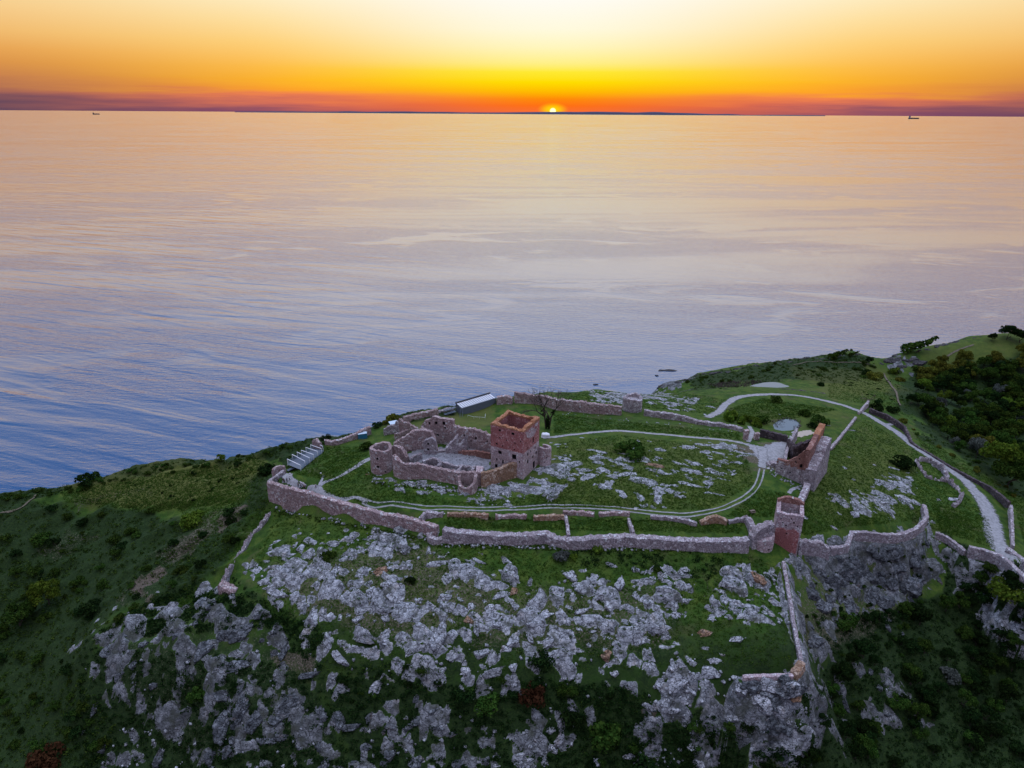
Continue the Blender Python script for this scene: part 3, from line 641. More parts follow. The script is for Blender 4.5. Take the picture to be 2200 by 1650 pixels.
def plant(name,label,cat,x,y,r,mat,shape='bush',group=None,h=1.,sink=.1,rz=None,z=None):
    """a bush or tree of crown radius r on the ground"""
    NV[0]+=1; v=NV[0]%4; zz=float(G(x,y)) if z is None else z
    t=thing(name,label,cat,(x,y,zz-sink*r),group); rot=random.uniform(0,6.28) if rz is None else rz
    t.rotation_euler=(0,0,rot); t.scale=(r,r,r*h)
    for nm,me in(('crown',leafmesh((shape,v),mat)),('trunk',trunkmesh(v,.9 if shape=='tree' else .35))):
        o=bpy.data.objects.new(nm,me); COL.objects.link(o); o.parent=t
    return t
def at_plant(name,label,cat,px,py,wpx,mat,shape='bush',**k):
    x,y,z=at(px,py); return plant(name,label,cat,x,y,wpx/2*mpp(x,y,z),mat,shape,**k)
def scatter(poly,n,rng):
    xs=[p[0] for p in poly];ys=[p[1] for p in poly];o=[]
    X=rng.uniform(min(xs),max(xs),n*6);Y=rng.uniform(min(ys),max(ys),n*6)
    k=inpoly(X,Y,poly,.01)>.5; X=X[k][:n];Y=Y[k][:n]
    x,y,z,d=hit(X,Y); return x[d],y[d],G(x[d],y[d]),X[d],Y[d]
# rock
ROCKM={}
def rockmesh(v,mat,slab=False):
    if (v,mat) in ROCKM: return ROCKM[(v,mat)]
    rng=np.random.default_rng(300+v); bm=bmesh.new(); bmesh.ops.create_icosphere(bm,subdivisions=5 if v<7 else 4,radius=1)
    V=np.array([w.co for w in bm.verts]); Fc=np.array([[w.index for w in f.verts] for f in bm.faces]); bm.free()
    V=np.sign(V)*np.abs(V)**.72; V*=np.array([1,.8,.62])
    ax=Euler((rng.normal()*.35,rng.normal()*.35,rng.uniform(0,3))).to_matrix(); B=np.array(ax)
    for k in range(16):
        n=B[:,rng.integers(3)]*rng.choice([-1,1])+rng.normal(size=3)*.28; n/=np.linalg.norm(n)
        d=rng.uniform(.50,.86)*np.max(V@n); o=V@n-d; V=V-np.outer(np.maximum(o,0)*.97,n)
    for k in range(3):       # joints that split the block
        n=B[:,k%3]+rng.normal(size=3)*.12; n/=np.linalg.norm(n); u=V@n; spc=rng.uniform(.3,.5); ph=(u/spc+rng.uniform())%1; dd=np.minimum(ph,1-ph)*spc
        g=np.exp(-(dd/.035)**2)*.10; step=(_h(np.floor(u/spc+.0).astype(int),np.full(u.shape,k),v)-.5)*.07
        V=V*(1-g-step)[:,None]
    f=3.5; V+= (np.c_[vn(V[:,0]*f,V[:,1]*f+V[:,2]*f,v),vn(V[:,1]*f,V[:,2]*f+V[:,0]*f,v+3),vn(V[:,2]*f,V[:,0]*f+V[:,1]*f,v+6)])*.035
    ROCKM[(v,mat)]=mk('rock_outcrop',V,Fc,mat,me_only=True); return ROCKM[(v,mat)]
NR=[0]
def rock(x,y,z,sx,sy,sz,rz,mat='granite',name='rock_outcrop',label=None,group=None,tilt=(0,0),sink=.3):
    NR[0]+=1; me=rockmesh(NR[0]*5%12,mat); o=bpy.data.objects.new(name,me); COL.objects.link(o)
    o.location=(x,y,z-sz*.62*sink); o.scale=(sx,sy,sz); o.rotation_euler=(tilt[0],tilt[1],rz); return tag(o,label,'rock',group)
# ================= the setting =================
nY,nX=X2.shape; V=np.stack([X2,Y2,Z2],-1).reshape(-1,3); ii=np.arange(nY*nX).reshape(nY,nX)
Fq=np.stack([ii[:-1,:-1],ii[:-1,1:],ii[1:,1:],ii[1:,:-1]],-1).reshape(-1,4)
ground=mk('ground',V,Fq,'ground',smooth=True); tag(ground,kind='structure')
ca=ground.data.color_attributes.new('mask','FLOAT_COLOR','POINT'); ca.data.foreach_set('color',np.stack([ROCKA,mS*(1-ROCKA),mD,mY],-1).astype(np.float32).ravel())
ground.data.attributes.new('dark_and_shaded','FLOAT','POINT').data.foreach_set('value',mL.astype(np.float32).ravel())
# sea
def sea_mat():
    m,N,out=newmat('sea'); g=N.n('NewGeometry').outputs['Position']
    def mp(rz,sx,sy): 
        w=N.n('Mapping',Vector=g,_vector_type='TEXTURE'); w.inputs['Rotation'].default_value=(0,0,rz); w.inputs['Scale'].default_value=(1/sx,1/sy,1); return w.outputs[0]
    rip=N.noise(mp(-.16,.10,.34),1.,3,.6); fine=N.noise(mp(.2,.35,.9),1.,2,.6)
    sw=N.noise(mp(-.34,.011,.055),1.,2,.45,.4)
    cat=N.noise(mp(.03,.0009,.0050),1.,4,.6,.8)                 # calm slicks
    cat2=N.noise(mp(-.12,.0042,.0085),1.,4,.6,1.6); calm=N.math('MAXIMUM',N.ss(cat,.42,.62),N.ss(cat2,.50,.62))
    x=N.n('SeparateXYZ',Vector=g)
    left=N.ss(N.math('ADD',x.outputs[0],N.math('MULTIPLY',x.outputs[1],.25)),260.,-260.)
    h=N.math('ADD',N.math('MULTIPLY',rip,N.math('ADD',N.math('MULTIPLY',calm,-.50),.68)),N.math('ADD',N.math('MULTIPLY',fine,.12),N.math('MULTIPLY',sw,N.math('ADD',N.math('MULTIPLY',left,2.2),.25))))
    b=N.n('BsdfPrincipled',Base__Color=(.008,.045,.13,1),IOR=1.72); N.put(b.inputs['Roughness'],N.math('ADD',N.math('MULTIPLY',calm,-.05),.16))
    b.inputs['Specular IOR Level'].default_value=.5
    N.put(b.inputs['Normal'],N.bump(h,1.,.8)); N.L.new(b.outputs[0],out.inputs[0]); M['sea']=m
sea_mat()
xs=[-300000,-40000,-6000,-1500,-500,0,500,1500,6000,40000,300000]; ysq=[-3000,-400,100,400,800,2000,6000,20000,60000,180000]
V=[(a,b,0) for b in ysq for a in xs]; w=len(xs)
sea=mk('sea',V,[(j*w+i,j*w+i+1,(j+1)*w+i+1,(j+1)*w+i) for j in range(len(ysq)-1) for i in range(w-1)],'sea'); tag(sea,kind='structure')
# coast on the horizon
V=[];Fc=[]; n=160
for k in range(n+1):
    px=500+1270*k/n; az=math.atan((px-1100)/1579); D=105000.; f=k/n
    e=min(1,f*6)*min(1,(1-f)*6); hgt=(300+190*vn(f*7,f*0+.5,3)+60*vn(f*31,f*0+.2,4)+120*math.exp(-((f-.72)/.1)**2))*(.25+.75*e)
    for d,z in((0,-5),(1500,hgt*.75),(5000,hgt),(9000,-5)): V.append(((D+d)*math.tan(az),D+d,z))
for k in range(n):
    for q in range(3): Fc.append((k*4+q,(k+1)*4+q,(k+1)*4+q+1,k*4+q+1))
tag(mk('distant_coast',V,Fc,'far_land',None,(0,105000,0)),kind='structure')
# ponds
m,N,out=newmat('pond_water'); g=N.n('NewGeometry').outputs['Position']; b=fin(N,out,(.05,.07,.08,1),.06,N.bump(N.noise(g,1.5,2),.15,.02),.6,IOR=1.6); M['pond_water']=m
for nm,poly,zp in PONDS:
    xs,ys=P([p[0] for p in poly],[p[1] for p in poly],zp); cx,cy=xs.mean(),ys.mean(); c=spline(np.c_[xs,ys][list(range(len(xs)))+[0]],.6)
    o=mk(nm,[(cx+(a-cx)*(1.1+.12*float(vn(a*.25,b*.25,4))),cy+(b-cy)*(1.1+.12*float(vn(a*.25,b*.25,4))),zp) for a,b in c[:-1]],[list(range(len(c)-1))],'pond_water',None,(cx,cy,zp)); tag(o,kind='structure')
# paths
path('gravel_road',[(1519,897,3.2),(1545,884,3.6),(1560,868,3.8),(1580,856,4),(1610,850,4),(1650,847.5,4),(1700,849,4),(1750,856,4.2),(1800,868,4.4),(1850,885,4.8),(1893,908,5),(1925,928,5.2),(1960,956,5.2),(2000,983,5.2),(2040,1008,5.2),(2075,1035,5.6),(2103,1065,6.2),(2125,1100,6.4),(2133,1135,6.4),(2143,1165,6),(2165,1190,5.5),(2199,1222,5)],4.2,'gravel',seed=3)
path('gravel_path',[(1905,912,2),(1928,912,2.2),(1945,925,2),(1955,942,2.)],2.,'gravel',seed=4,up=.06)
path('gravel_path',[(1166,941),(1230,934),(1290,928),(1330,926),(1370,929),(1430,934),(1490,940),(1540,944),(1585,950),(1610,957)],2.1,'gravel',seed=5)
path('gravel_path',[(1636,962,4),(1640,985,3.6),(1638,1005,3.)],3.2,'gravel',seed=6)
path('gravel_path',[(1607,950,2.),(1612,940,2.),(1616,928,2.),(1610,916,1.8)],2.,'gravel',seed=16,up=.13)
path('wheel_tracks',[(1637,1008),(1630,1035),(1612,1060),(1580,1080),(1530,1098),(1470,1107),(1420,1104),(1340,1095),(1260,1089),(1190,1088),(1120,1092),(1050,1094),(980,1092),(900,1090),(830,1083),(780,1076)],1.,'track',ruts=[(-.85,.62),(.85,.62)],seed=7)
path('gravel_path',[(660,1051,1.5),(682,1050,2.2),(690,1060,2.2),(705,1069,2.4),(730,1076,2),(790,1079,1.2)],2.,'gravel',seed=8)
path('footpath',[(682,1050,1.4),(700,1035,1.3),(715,1030,.9),(740,1018,1.4),(765,1003,2.2),(785,990,2.8),(797,985,3)],1.6,'gravel',seed=9,up=.07)
path('footpath',[(684,1046),(692,1030),(695,1022)],.8,'gravel',seed=10,up=.07)
path('footpath',[(1899,803,1.2),(1915,830,1.4),(1928,855,1.2),(1934,872,1.)],1.2,'earth',seed=11,up=.4)
path('footpath',[(2020,775,1.2),(2035,766,1.3),(2060,752,1.4),(2092,741,1.2)],1.2,'earth',seed=12,up=.3)
path('footpath',[(0,1104,.9),(35,1096,.9),(60,1080,1.),(78,1064,.8)],.7,'earth',seed=13,up=.35)
path('footpath',[(1700,786),(1745,778),(1800,780),(1880,786)],.8,'earth',seed=14,up=.4)
path('footpath',[(1695,1060,1.2),(1702,1052,1.2),(1716,1047,1)],1.2,'gravel',seed=15,up=.07)
patch('gravel_yard',[(1600,953),(1640,958),(1690,945),(1702,925),(1712,925),(1700,950),(1688,985),(1660,990),(1640,1005),(1628,985)],'gravel',.06,seed=2)
patch('sandy_ground',[(1708,928),(1740,924),(1755,930),(1735,938),(1706,940)],'sand',.08,seed=4)
patch('bastion_floor',[(606,1016),(582,1033),(614,1043),(652,1050),(657,1044),(640,1030),(624,1018)],'gravel',.1,.35,seed=3)
patch('courtyard_floor',[(862,986),(893,967),(935,961),(980,960),(1054,970),(1056,1008),(1034,1014),(985,1011),(940,1001),(890,994)],'cobble',.08,seed=5)
# ================= sky and sun =================
wd=bpy.data.worlds.new('World'); S.world=wd; wd.use_nodes=True; wt=wd.node_tree; wt.nodes.clear(); N=NT(wt)
SAZ=math.atan(84/1579); SEL=math.radians(.12)
d=N.n('TexCoord').outputs['Generated']; sx=N.n('SeparateXYZ',Vector=d); dx,dy,dz=sx.outputs
el=N.math('MULTIPLY',N.math('ARCSINE',dz),57.29578); az=N.math('MULTIPLY',N.math('ARCTAN2',dx,dy),57.29578)
da=N.math('ABSOLUTE',N.math('SUBTRACT',az,math.degrees(SAZ)))
da=N.math('MINIMUM',da,N.math('SUBTRACT',360.,da))
cv=N.n('CombineXYZ',X=N.math('MULTIPLY',az,.075),Y=N.math('MULTIPLY',el,1.35)); cl=N.noise(cv.outputs[0],1.,4,.6)
cld=N.math('MULTIPLY',N.math('SUBTRACT',cl,.5),N.math('MULTIPLY',N.ss(el,3.2,.6),N.ss(da,2.,25.)))
e2=N.math('ADD',el,N.math('MULTIPLY',cld,2.3))
fe=N.math('DIVIDE',N.math('ADD',e2,.5),10.)     # -0.5..9.5 degrees
R_=lambda st:N.ramp(fe,[((e+.5)/10,lin(*c)) for e,c in st])
r0=R_([(-.3,(225,95,80)),(.15,(250,112,45)),(.5,(255,112,20)),(1.,(255,138,8)),(1.5,(255,185,0)),(2.2,(255,222,0)),(2.9,(255,234,50)),(3.5,(255,240,135)),(4.6,(255,246,190)),(5.8,(255,250,222)),(7.6,(255,252,242)),(9.4,(255,252,246))])
r1=R_([(-.3,(130,72,105)),(.2,(160,88,98)),(.65,(210,110,92)),(1.1,(242,130,80)),(1.5,(255,162,42)),(2.2,(255,180,42)),(3.,(255,190,72)),(4.6,(255,210,122)),(6.,(255,225,160)),(7.6,(255,239,198)),(9.4,(255,245,220))])
r2=R_([(-.3,(88,64,92)),(.15,(98,72,90)),(.7,(126,84,90)),(1.3,(162,102,86)),(2.0,(196,126,80)),(2.8,(216,145,76)),(3.6,(230,163,86)),(4.6,(240,186,112)),(6.,(246,203,138)),(7.6,(250,218,158)),(9.4,(250,226,180))])
low=N.mix(N.ss(da,0.,24.),r0,r1); low=N.mix(N.ss(da,17.,42.),low,r2)
fh=N.math('DIVIDE',el,90.)
def H_(st): return N.ramp(fh,[(e/90,c) for e,c in st],'LINEAR')
hi0=H_([(8,(1.9,1.6,.95)),(14,(1.65,1.5,1.28)),(22,(.85,1.08,1.5)),(35,(.42,.86,1.7)),(60,(2.05,2.2,2.85)),(90,(2.3,2.4,2.95))])
hi1=H_([(8,(1.35,1.06,.68)),(14,(.95,.90,.88)),(22,(.30,.54,.95)),(35,(.09,.36,.95)),(60,(1.7,1.9,2.55)),(90,(2.3,2.4,2.95))]); hi0=N.mix(N.ss(da,6.,46.),hi0,hi1)
lowE=N.ramp(N.math('DIVIDE',N.math('ADD',el,10.),100.),[(0.,(.08,.08,.13)),(.1,(.24,.22,.31)),(.2,(.40,.32,.39)),(.4,(.25,.26,.38)),(.7,(.85,.97,1.45)),(1.,(2.3,2.4,2.95))])
col=N.mix(N.ss(el,7.6,13.),low,hi0)
col=N.mix(N.ss(da,65.,155.),col,lowE)
# the sun's rim and its glow
sv=(math.sin(SAZ)*math.cos(SEL),math.cos(SAZ)*math.cos(SEL),math.sin(SEL))
dot=N.n('VectorMath',_operation='DOT_PRODUCT'); N.put(dot.inputs[0],d); dot.inputs[1].default_value=sv
ang=N.math('MULTIPLY',N.math('ARCCOSINE',dot.outputs['Value'],clamp=False),57.29578)
ex=N.math('MULTIPLY',N.math('SUBTRACT',az,math.degrees(SAZ)),.42); ey=N.math('SUBTRACT',el,.25)
gl=N.math('SQRT',N.math('ADD',N.math('POWER',ex,2.),N.math('POWER',ey,2.)))
col=N.mix(N.math('MULTIPLY',N.ss(gl,.55,.05),.85),col,lin(255,225,0))
col=N.mix(N.ss(ang,.27,.17),col,(2.2,1.9,.75,1))
bg=N.n('Background',Color=col,Strength=1.); ow=N.n('OutputWorld'); wt.links.new(bg.outputs[0],ow.inputs[0])
sl=bpy.data.lights.new('sun','SUN'); sl.energy=.2; sl.angle=math.radians(100); sl.color=(1,.50,.20); so=bpy.data.objects.new('sun',sl); COL.objects.link(so)
so.rotation_euler=Vector((math.sin(SAZ)*math.cos(math.radians(2.)),math.cos(SAZ)*math.cos(math.radians(2.)),math.sin(math.radians(2.)))).to_track_quat('Z','Y').to_euler(); so.location=(0,0,300)
# camera
cam=bpy.data.cameras.new('camera'); co=bpy.data.objects.new('camera',cam); COL.objects.link(co); S.camera=co
cam.sensor_fit='HORIZONTAL'; cam.sensor_width=36; cam.lens=36*F/2200; cam.clip_start=1; cam.clip_end=800000
R0=Vector((1,0,0));U0=Vector((0,sp,cp));Fw=Vector((0,cp,-sp)); rt=R0*cr+U0*sr; up=U0*cr-R0*sr
co.matrix_world=Matrix(((rt.x,up.x,-Fw.x,0),(rt.y,up.y,-Fw.y,0),(rt.z,up.z,-Fw.z,CAMZ),(0,0,0,1)))
S.cycles.diffuse_bounces=1; S.view_settings.view_transform='Standard'; S.view_settings.look='None'; S.view_settings.exposure=0; S.view_settings.gamma=1
S.cycles.max_bounces=6
# ================= castle walls =================
TH=lambda t,*p: tuple(p)
# keep
A=(4.2,216.4);B=(-7.6,222.75);C=(-1.6,233.8);D=(10.2,227.45); kp=[A,D,C,B]
z0=68.5
lo_ops=[(3,3.85,79.9,1.4,1.2),(3,9.7,79.3,1.7,1.8),(3,5.1,76.3,.6,1.5),(3,2.6,76.9,.5,.9),(3,11.9,78.3,.5,.8),(3,10.6,76.5,.8,1.1),(3,2.3,73.9,1.,1.4),
(0,9.2,80.2,.7,1.),(0,3.4,80.,.8,1.2),(0,7.5,77.2,.7,1.1),(0,10.2,77.6,.7,1.2),(0,3.5,76.9,.9,1.3),(0,8.5,72.6,1.4,2.8),(0,5.6,80.3,.5,.9),(0,1.6,78.6,.4,.6)]
up_ops=[(3,3.8,89.,.8,.7),(3,9.2,88.8,1.2,.9),(3,3.8,86.1,.45,.45),(3,6.6,85.8,.45,.45),(3,10,85.5,.45,.5),(3,2.5,83.3,.7,.7),(3,5,83.1,.5,.5),(3,9.7,82.8,.55,.5),(3,7.9,83.4,.4,.4),(3,12.2,86.8,.4,.4),
(0,10.2,89,.5,1.1),(0,4.8,88.9,.5,1.3),(0,2.4,88.8,.6,.9),(0,7.6,83.5,.8,2.1),(0,3.4,83.,.5,.5),(0,1.8,85.6,.4,.5),(0,5.4,85.,.4,.5)]
keep=built('keep_tower','square roofless keep with red brick upper storeys above pale stone, tallest tower of the ruin','tower',(1.3,225.,71.5),[
 ('stone_wall','rubble_pale',dict(path=kp,thick=1.5,z0=z0,ztop=lambda i,t:82.35,ops=lo_ops,zin=71.5,jag=0.)),
 ('brick_wall','brick_red',dict(path=kp,thick=1.4,z0=82.3,ztop=lambda i,t:90.75,ops=up_ops,zin=82.3,jag=0.))])
cb=[(A[0]-.02,A[1]-.06),(D[0]+.06,D[1]),(C[0],C[1]+.06),(B[0]-.06,B[1])]
V,Fc,_=masonry(cb,1.55,90.7,lambda i,t:91.45,(),True,90.6,.4,9,.55); mk('coping','brick_orange',parent=keep,V=V,Fc=Fc) if False else mk('coping',V,Fc,'brick_orange',keep)
# inside of the keep: floor, stone-lined upper inner wall in shade is the wall itself
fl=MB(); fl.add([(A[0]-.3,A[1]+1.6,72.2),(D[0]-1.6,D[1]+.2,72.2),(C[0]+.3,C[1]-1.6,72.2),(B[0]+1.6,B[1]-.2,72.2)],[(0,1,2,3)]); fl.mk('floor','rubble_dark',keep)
ps=MB(); e1=Vector((D[0]-A[0],D[1]-A[1],0)).normalized(); nn=Vector((e1.y,-e1.x,0)); a=Vector((A[0],A[1],0))+e1*1.6+nn*.03; b=a+e1*9.6   # plaster left on the right face
V=[];
for k in range(13):
    t=k/12; p=a+(b-a)*t; V+=[(p.x,p.y,86.6+1.1*vn(np.array(t*5.),np.array(1.),3)+1.4*(abs(t-.5)*2)**2),(p.x,p.y,90.3-.5*vn(np.array(t*4.),np.array(7.),3))]
ps.add(V,[(2*k,2*k+2,2*k+3,2*k+1) for k in range(12)]); ps.mk('plaster_patch','rubble_pale',keep)
# turret against the keep
px,py=P(1169,1003,72.); c=(float(px),float(py)+2.6)
V,Fc,W=masonry(arc(c[0],c[1],2.7,-2.45,1.75,12),.85,70.,lambda i,t:79.2-.5*i/12+(.5 if i<5 else 0),[(3,.45,75.5,.35,.6),(5,.45,74.,.35,.6)],False,72.3,.3,4)
tur=thing('stair_turret','small broken round turret with open top against the right side of the keep','turret',(c[0],c[1],72)); mk('wall',V,Fc,'rubble_pale',tur)
for w,wf in W: mk('window',w,wf,'opening_shade',tur)
# round tower
c=(-48.0,224.0)
V,Fc,W=masonry(arc(c[0],c[1],4.1,0,2*math.pi,20)[:-1],1.1,68.5,lambda i,t:80.9+.4*math.sin(i*.6),[(14,.65,77.6,.8,.9),(14,.6,74.3,.9,.9),(11,.6,75.5,.4,.7),(16,.65,72.2,.5,.6)],True,77.,.35,6)
rt_=thing('round_tower','pinkish round drum tower with open top, left end of the castle front','tower',(c[0],c[1],71.3)); mk('wall',V,Fc,'rubble_pink',rt_)
for w,wf in W: mk('window',w,wf,'opening_shade',rt_)
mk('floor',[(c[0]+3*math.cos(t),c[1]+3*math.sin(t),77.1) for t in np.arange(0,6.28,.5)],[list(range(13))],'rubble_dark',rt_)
ruin('curtain_wall','long pinkish rubble front wall of the castle between round tower and horseshoe bastion','wall',[(846,975,80.6),(858,988,79.),(870,995,77.8),(890,996,77.4),(908,997,77.2),(925,1001,77.),(942,1004,77.1),(966,1008,77.),(984,1013,76.8),(1000,1013,77.2),(1014,1014,77.3),(1030,1012.5,77.4)],1.5,'rubble_pink',.35,11)
ruin('curtain_wall','low tan rubble wall running up from the square buttress to the foot of the keep','wall',[(1033,1014.5,77.3),(1041,1013.5,77.4),(1064,1008,77.3),(1090,999,77.6),(1112,991,78.2)],1.4,'rubble_ochre',.25,12)
b0=[float(v) for v in P(1030,1051,70.8)]
mb=MB(); V,Fc=wall_along([(b0[0],b0[1]+.6,77.2),(b0[0],b0[1]+4.4,77.7)],2.4,.2,seed=31); tag(mk('buttress',V,Fc,'rubble_pale',None,(b0[0],b0[1],71)),'square pale stone buttress between the horseshoe bastion and the tan wall','buttress')
# horseshoe bastion in front
px,py=P(1004,1063,70.6); c=(float(px),float(py)+2.7)
pts=[(x,y,z) for (x,y),z in zip(arc(c[0],c[1],2.9,math.pi*.95,math.pi*2.05,14),[77.,76.2,75.,74.2,73.9,73.7,73.6,73.6,73.7,73.9,74.3,75.,76.,76.8,77.2])]
V,Fc=wall_along(pts,1.1,.3,seed=13); tag(mk('horseshoe_bastion',V,Fc,'rubble_pink',None,(c[0],c[1],71)),'broken horseshoe bastion bulging from the castle front near the keep','bastion')
# inner ruins
g='inner walls of the castle ruin'
built('palace_wall','tall far wall of the castle court with square window holes and a ragged top','wall',(-28,241,74),[
 ('wall','rubble_pink',dict(path=[(-36.,243.8),(-31,241.8),(-22.5,239.6)],thick=1.6,z0=71.,ztop=lambda i,t:[79.5+5.5*t**.6,85.2-.6*t][i],ops=[(0,4.2,81.5,.8,1.),(1,1.6,82,1.,1.2),(1,4.8,82.2,1.1,1.3),(1,5.3,80.5,.7,.8),(1,2.2,77,.7,.9)],closed=False,jag=.45,seed=21))],g)
built('palace_wall','lower straight wall between the ragged far wall and the keep, with small window holes','wall',(-14,236.,74),[
 ('wall','rubble_pink',dict(path=[(-22.6,239.4),(-14.5,236.2),(-7.0,233.)],thick=1.5,z0=71.,ztop=lambda i,t:[82.2-.2*t,82.-.9*t][i],ops=[(0,4.5,78.7,.6,.8),(1,.8,78.3,.8,.9),(1,5.6,78.,.5,.7),(0,7.4,76.8,.5,.7)],closed=False,jag=.5,seed=22))],g)
ruin('cross_wall','bow-topped rubble wall curving over the left half of the castle court','wall',[(846,953,76.2),(860,941,78.5),(875,931,80.6),(890,924,81.8),(903,922,82.),(916,923,82.),(927,926,81.6),(932,938,79.6),(935,952,77.6),(938,966,75.4)],1.5,'rubble_pink',.4,23,group=g)
built('gable_fragment','free-standing wall fragment with two square holes in the castle court','wall',(-32,231.,74),[
 ('wall','rubble_grey',dict(path=[(-33.4,231.4),(-28.6,231.0)],thick=1.3,z0=72.,ztop=lambda i,t:78.9+2.2*math.sin(min(1,t*1.25)*1.9)-1.2*max(0,t-.75)*4,ops=[(0,1.9,78.2,.75,.8),(0,1.8,75.8,.8,.8)],closed=False,jag=.4,seed=24))],g)
ruin('partition_wall','left one of two sloping broken walls beneath the far wall of the court','wall',[(984,932,81.9),(977,941,80.3),(968,951,78.3),(957,963,76.)],2.1,'rubble_grey',.4,25,group=g)
ruin('partition_wall','right one of two sloping broken walls beneath the far wall of the court','wall',[(1002,936,81.2),(996,943,79.6),(988,953,77.8),(977,964,75.9)],1.9,'rubble_grey',.4,26,group=g)
ruin('court_wall','long low brick wall edging the cobbled court in front of the far wall','wall',[(978,966,75.4),(1000,966,75.9),(1020,968,76.),(1038,970,76.1),(1053,972,76.1)],1.2,'brick_brown',.35,27,group=g)
ruin('court_wall','lump of low grey wall on the left rim of the cobbled court','wall',[(940,964,75.3),(948,966,75.2),(955,966,75.)],1.4,'rubble_grey',.3,28,group=g)
ruin('rampart_stub','rounded wall stub joined to the right of the round tower','wall',[(838,958,79.6),(850,957,80.2),(862,960,80.),(870,970,78.4),(875,984,76.2)],1.5,'rubble_pink',.4,29,group=g)
ruin('cell_wall','thin low wall of roofless cells along the inside of the front wall','wall',[(908,990,76.6),(918,985,76.9),(930,983,77.1),(942,987,76.8),(948,993,76.9)],1.1,'rubble_grey',.4,30,group=g)
ruin('cell_wall','short stub dividing the roofless cells, leftmost of three','wall',[(948,992,77.),(941,1000,77.)],1.,'rubble_grey',.3,32,group=g)
ruin('cell_wall','long back wall of the roofless cells facing the cobbled court','wall',[(950,993,76.6),(970,996,76.4),(992,1000,76.4),(1018,1001,76.3),(1040,1003,76.1)],1.1,'rubble_grey',.35,33,group=g)
ruin('cell_wall','short stub dividing the roofless cells, middle one of three','wall',[(993,999,76.8),(984,1009,77.)],1.,'rubble_grey',.3,34,group=g)
ruin('cell_wall','short stub dividing the roofless cells, nearest the buttress','wall',[(1020,1001,76.8),(1013,1010,77.1)],1.,'rubble_grey',.3,35,group=g)
ruin('range_wall','thin sloping wall left of the court, end on to the sea','wall',[(857,899,78.6),(868,903,78.),(882,910,76.8),(897,920,75.2)],1.2,'rubble_pink',.35,36,group=g)
ruin('range_wall','low broken wall left of the sloping wall, beside a shed roof','wall',[(824,921,71.6),(833,917,72.2),(846,912,73.2),(856,904,75.)],1.2,'rubble_grey',.4,37,group=g)
ruin('range_wall','low wall running left from the bow-topped wall to the grass','wall',[(848,935,72.6),(862,929,73.4),(880,922,74.4)],1.1,'rubble_pink',.4,38,group=g)
ruin('room_wall','knee-high wall dividing the left floor of the court behind the front wall','wall',[(880,985,76.),(892,978,76.3),(905,974,75.8)],1.,'rubble_grey',.5,39,group=g)
ruin('room_wall','broken wall stump beside the free-standing fragment, toward the court centre','wall',[(925,958,76.4),(934,961,75.9),(942,968,75.2)],1.3,'rubble_grey',.6,40,group=g)
ruin('room_wall','ragged wall piece between the ragged far wall and the bow-topped wall','wall',[(905,915,81.),(912,921,80.),(918,929,78.6)],1.2,'rubble_pink',.5,139,group=g)
# ---- outer walls ----
g='outer ring wall of the castle'
ruin('ring_wall','long pink rubble ring wall climbing from the horseshoe stub to the left bastion','wall',[(577,1034,70.3),(610,1045,70.3),(668,1058,70.2),(712,1071,70.),(760,1085,69.9),(820,1101,70.),(865,1109,70.1),(904,1118,70.),(940,1130,69.8)],1.9,'rubble_pink',.25,41,group=g)
ruin('ring_wall','grey rubble parapet on the seaward edge of the left bastion','wall',[(609,1010,70.1),(597,1019,70.),(583,1028,70.1),(577,1034,70.3)],1.2,'rubble_grey',.15,42,group=g)
ruin('ring_wall','low inner parapet beside the grass on the left bastion','wall',[(622,1016,69.9),(632,1024,69.9),(645,1033,69.9),(657,1043,70.)],.8,'rubble_grey',.1,43,group=g)
ruin('ring_wall','short broken wall between the left bastion and the white frames','wall',[(586,1011,69.9),(590,1003,70.7),(602,1001,70.4),(612,1003,69.4)],1.1,'rubble_pink',.3,44,group=g)
ruin('ring_wall','long grey rubble ring wall along the top of the rocky slope, right of the half-round turret','wall',[(953,1133,70.3),(973,1139,69.9),(1010,1142,69.5),(1045,1144,69.5),(1100,1148,69.4),(1154,1146,69.7),(1175,1143,70.1),(1192,1152,69.2),(1220,1158,69.),(1260,1154,69.5),(1300,1152,69.6),(1341,1150,69.5),(1436,1156,69.2),(1532,1160,68.9),(1608,1157,68.8)],2.6,'rubble_grey',.28,45,group=g)
px,py=P(940,1152,66.5); c=(float(px),float(py)+1.2)
pts=[(x,y,66.9+.5*abs(k-6)/6) for k,(x,y) in enumerate(arc(c[0],c[1],2.9,math.pi*.9,math.pi*2.1,12))]
V,Fc=wall_along(pts,1.6,.25,seed=46); tag(mk('half_round_turret',V,Fc,'rubble_grey',None,(c[0],c[1],66)),'low half-round turret stub outside the gap in the ring wall','turret',g)
ruin('ring_wall','low sea-facing ring wall running from the white frames to the blue container','wall',[(697,944,69.4),(703,945,69.),(712,948,68.9),(727,945,69.3),(745,938,69.7),(765,931,70.2),(780,922,71.),(795,915,71.6)],1.4,'rubble_pink',.25,47,group=g)
ruin('ring_wall','small wall stump by the far end of the white frames','wall',[(671,945,70.2),(680,942,71.),(689,950,69.8)],1.3,'rubble_pink',.3,147,group=g)
ruin('ring_wall','dark sea-facing ring wall rising toward the long shed, behind the castle','wall',[(866,896,72.6),(885,891,72.8),(905,886,73.),(925,881,73.2),(940,877,73.4)],1.6,'rubble_pink',.3,48,group=g)
ruin('ring_wall','ring wall stretch behind the scaffold left of the long shed','wall',[(942,882,71.4),(958,878,71.2),(975,874,71.2)],1.4,'rubble_grey',.25,49,group=g)
ruin('ring_wall','square corner block of ring wall at the right end of the long shed','wall',[(1067,853,72.2),(1078,849.5,73.),(1090,849,73.),(1101,853,72.4)],2.2,'rubble_pink',.3,50,group=g)
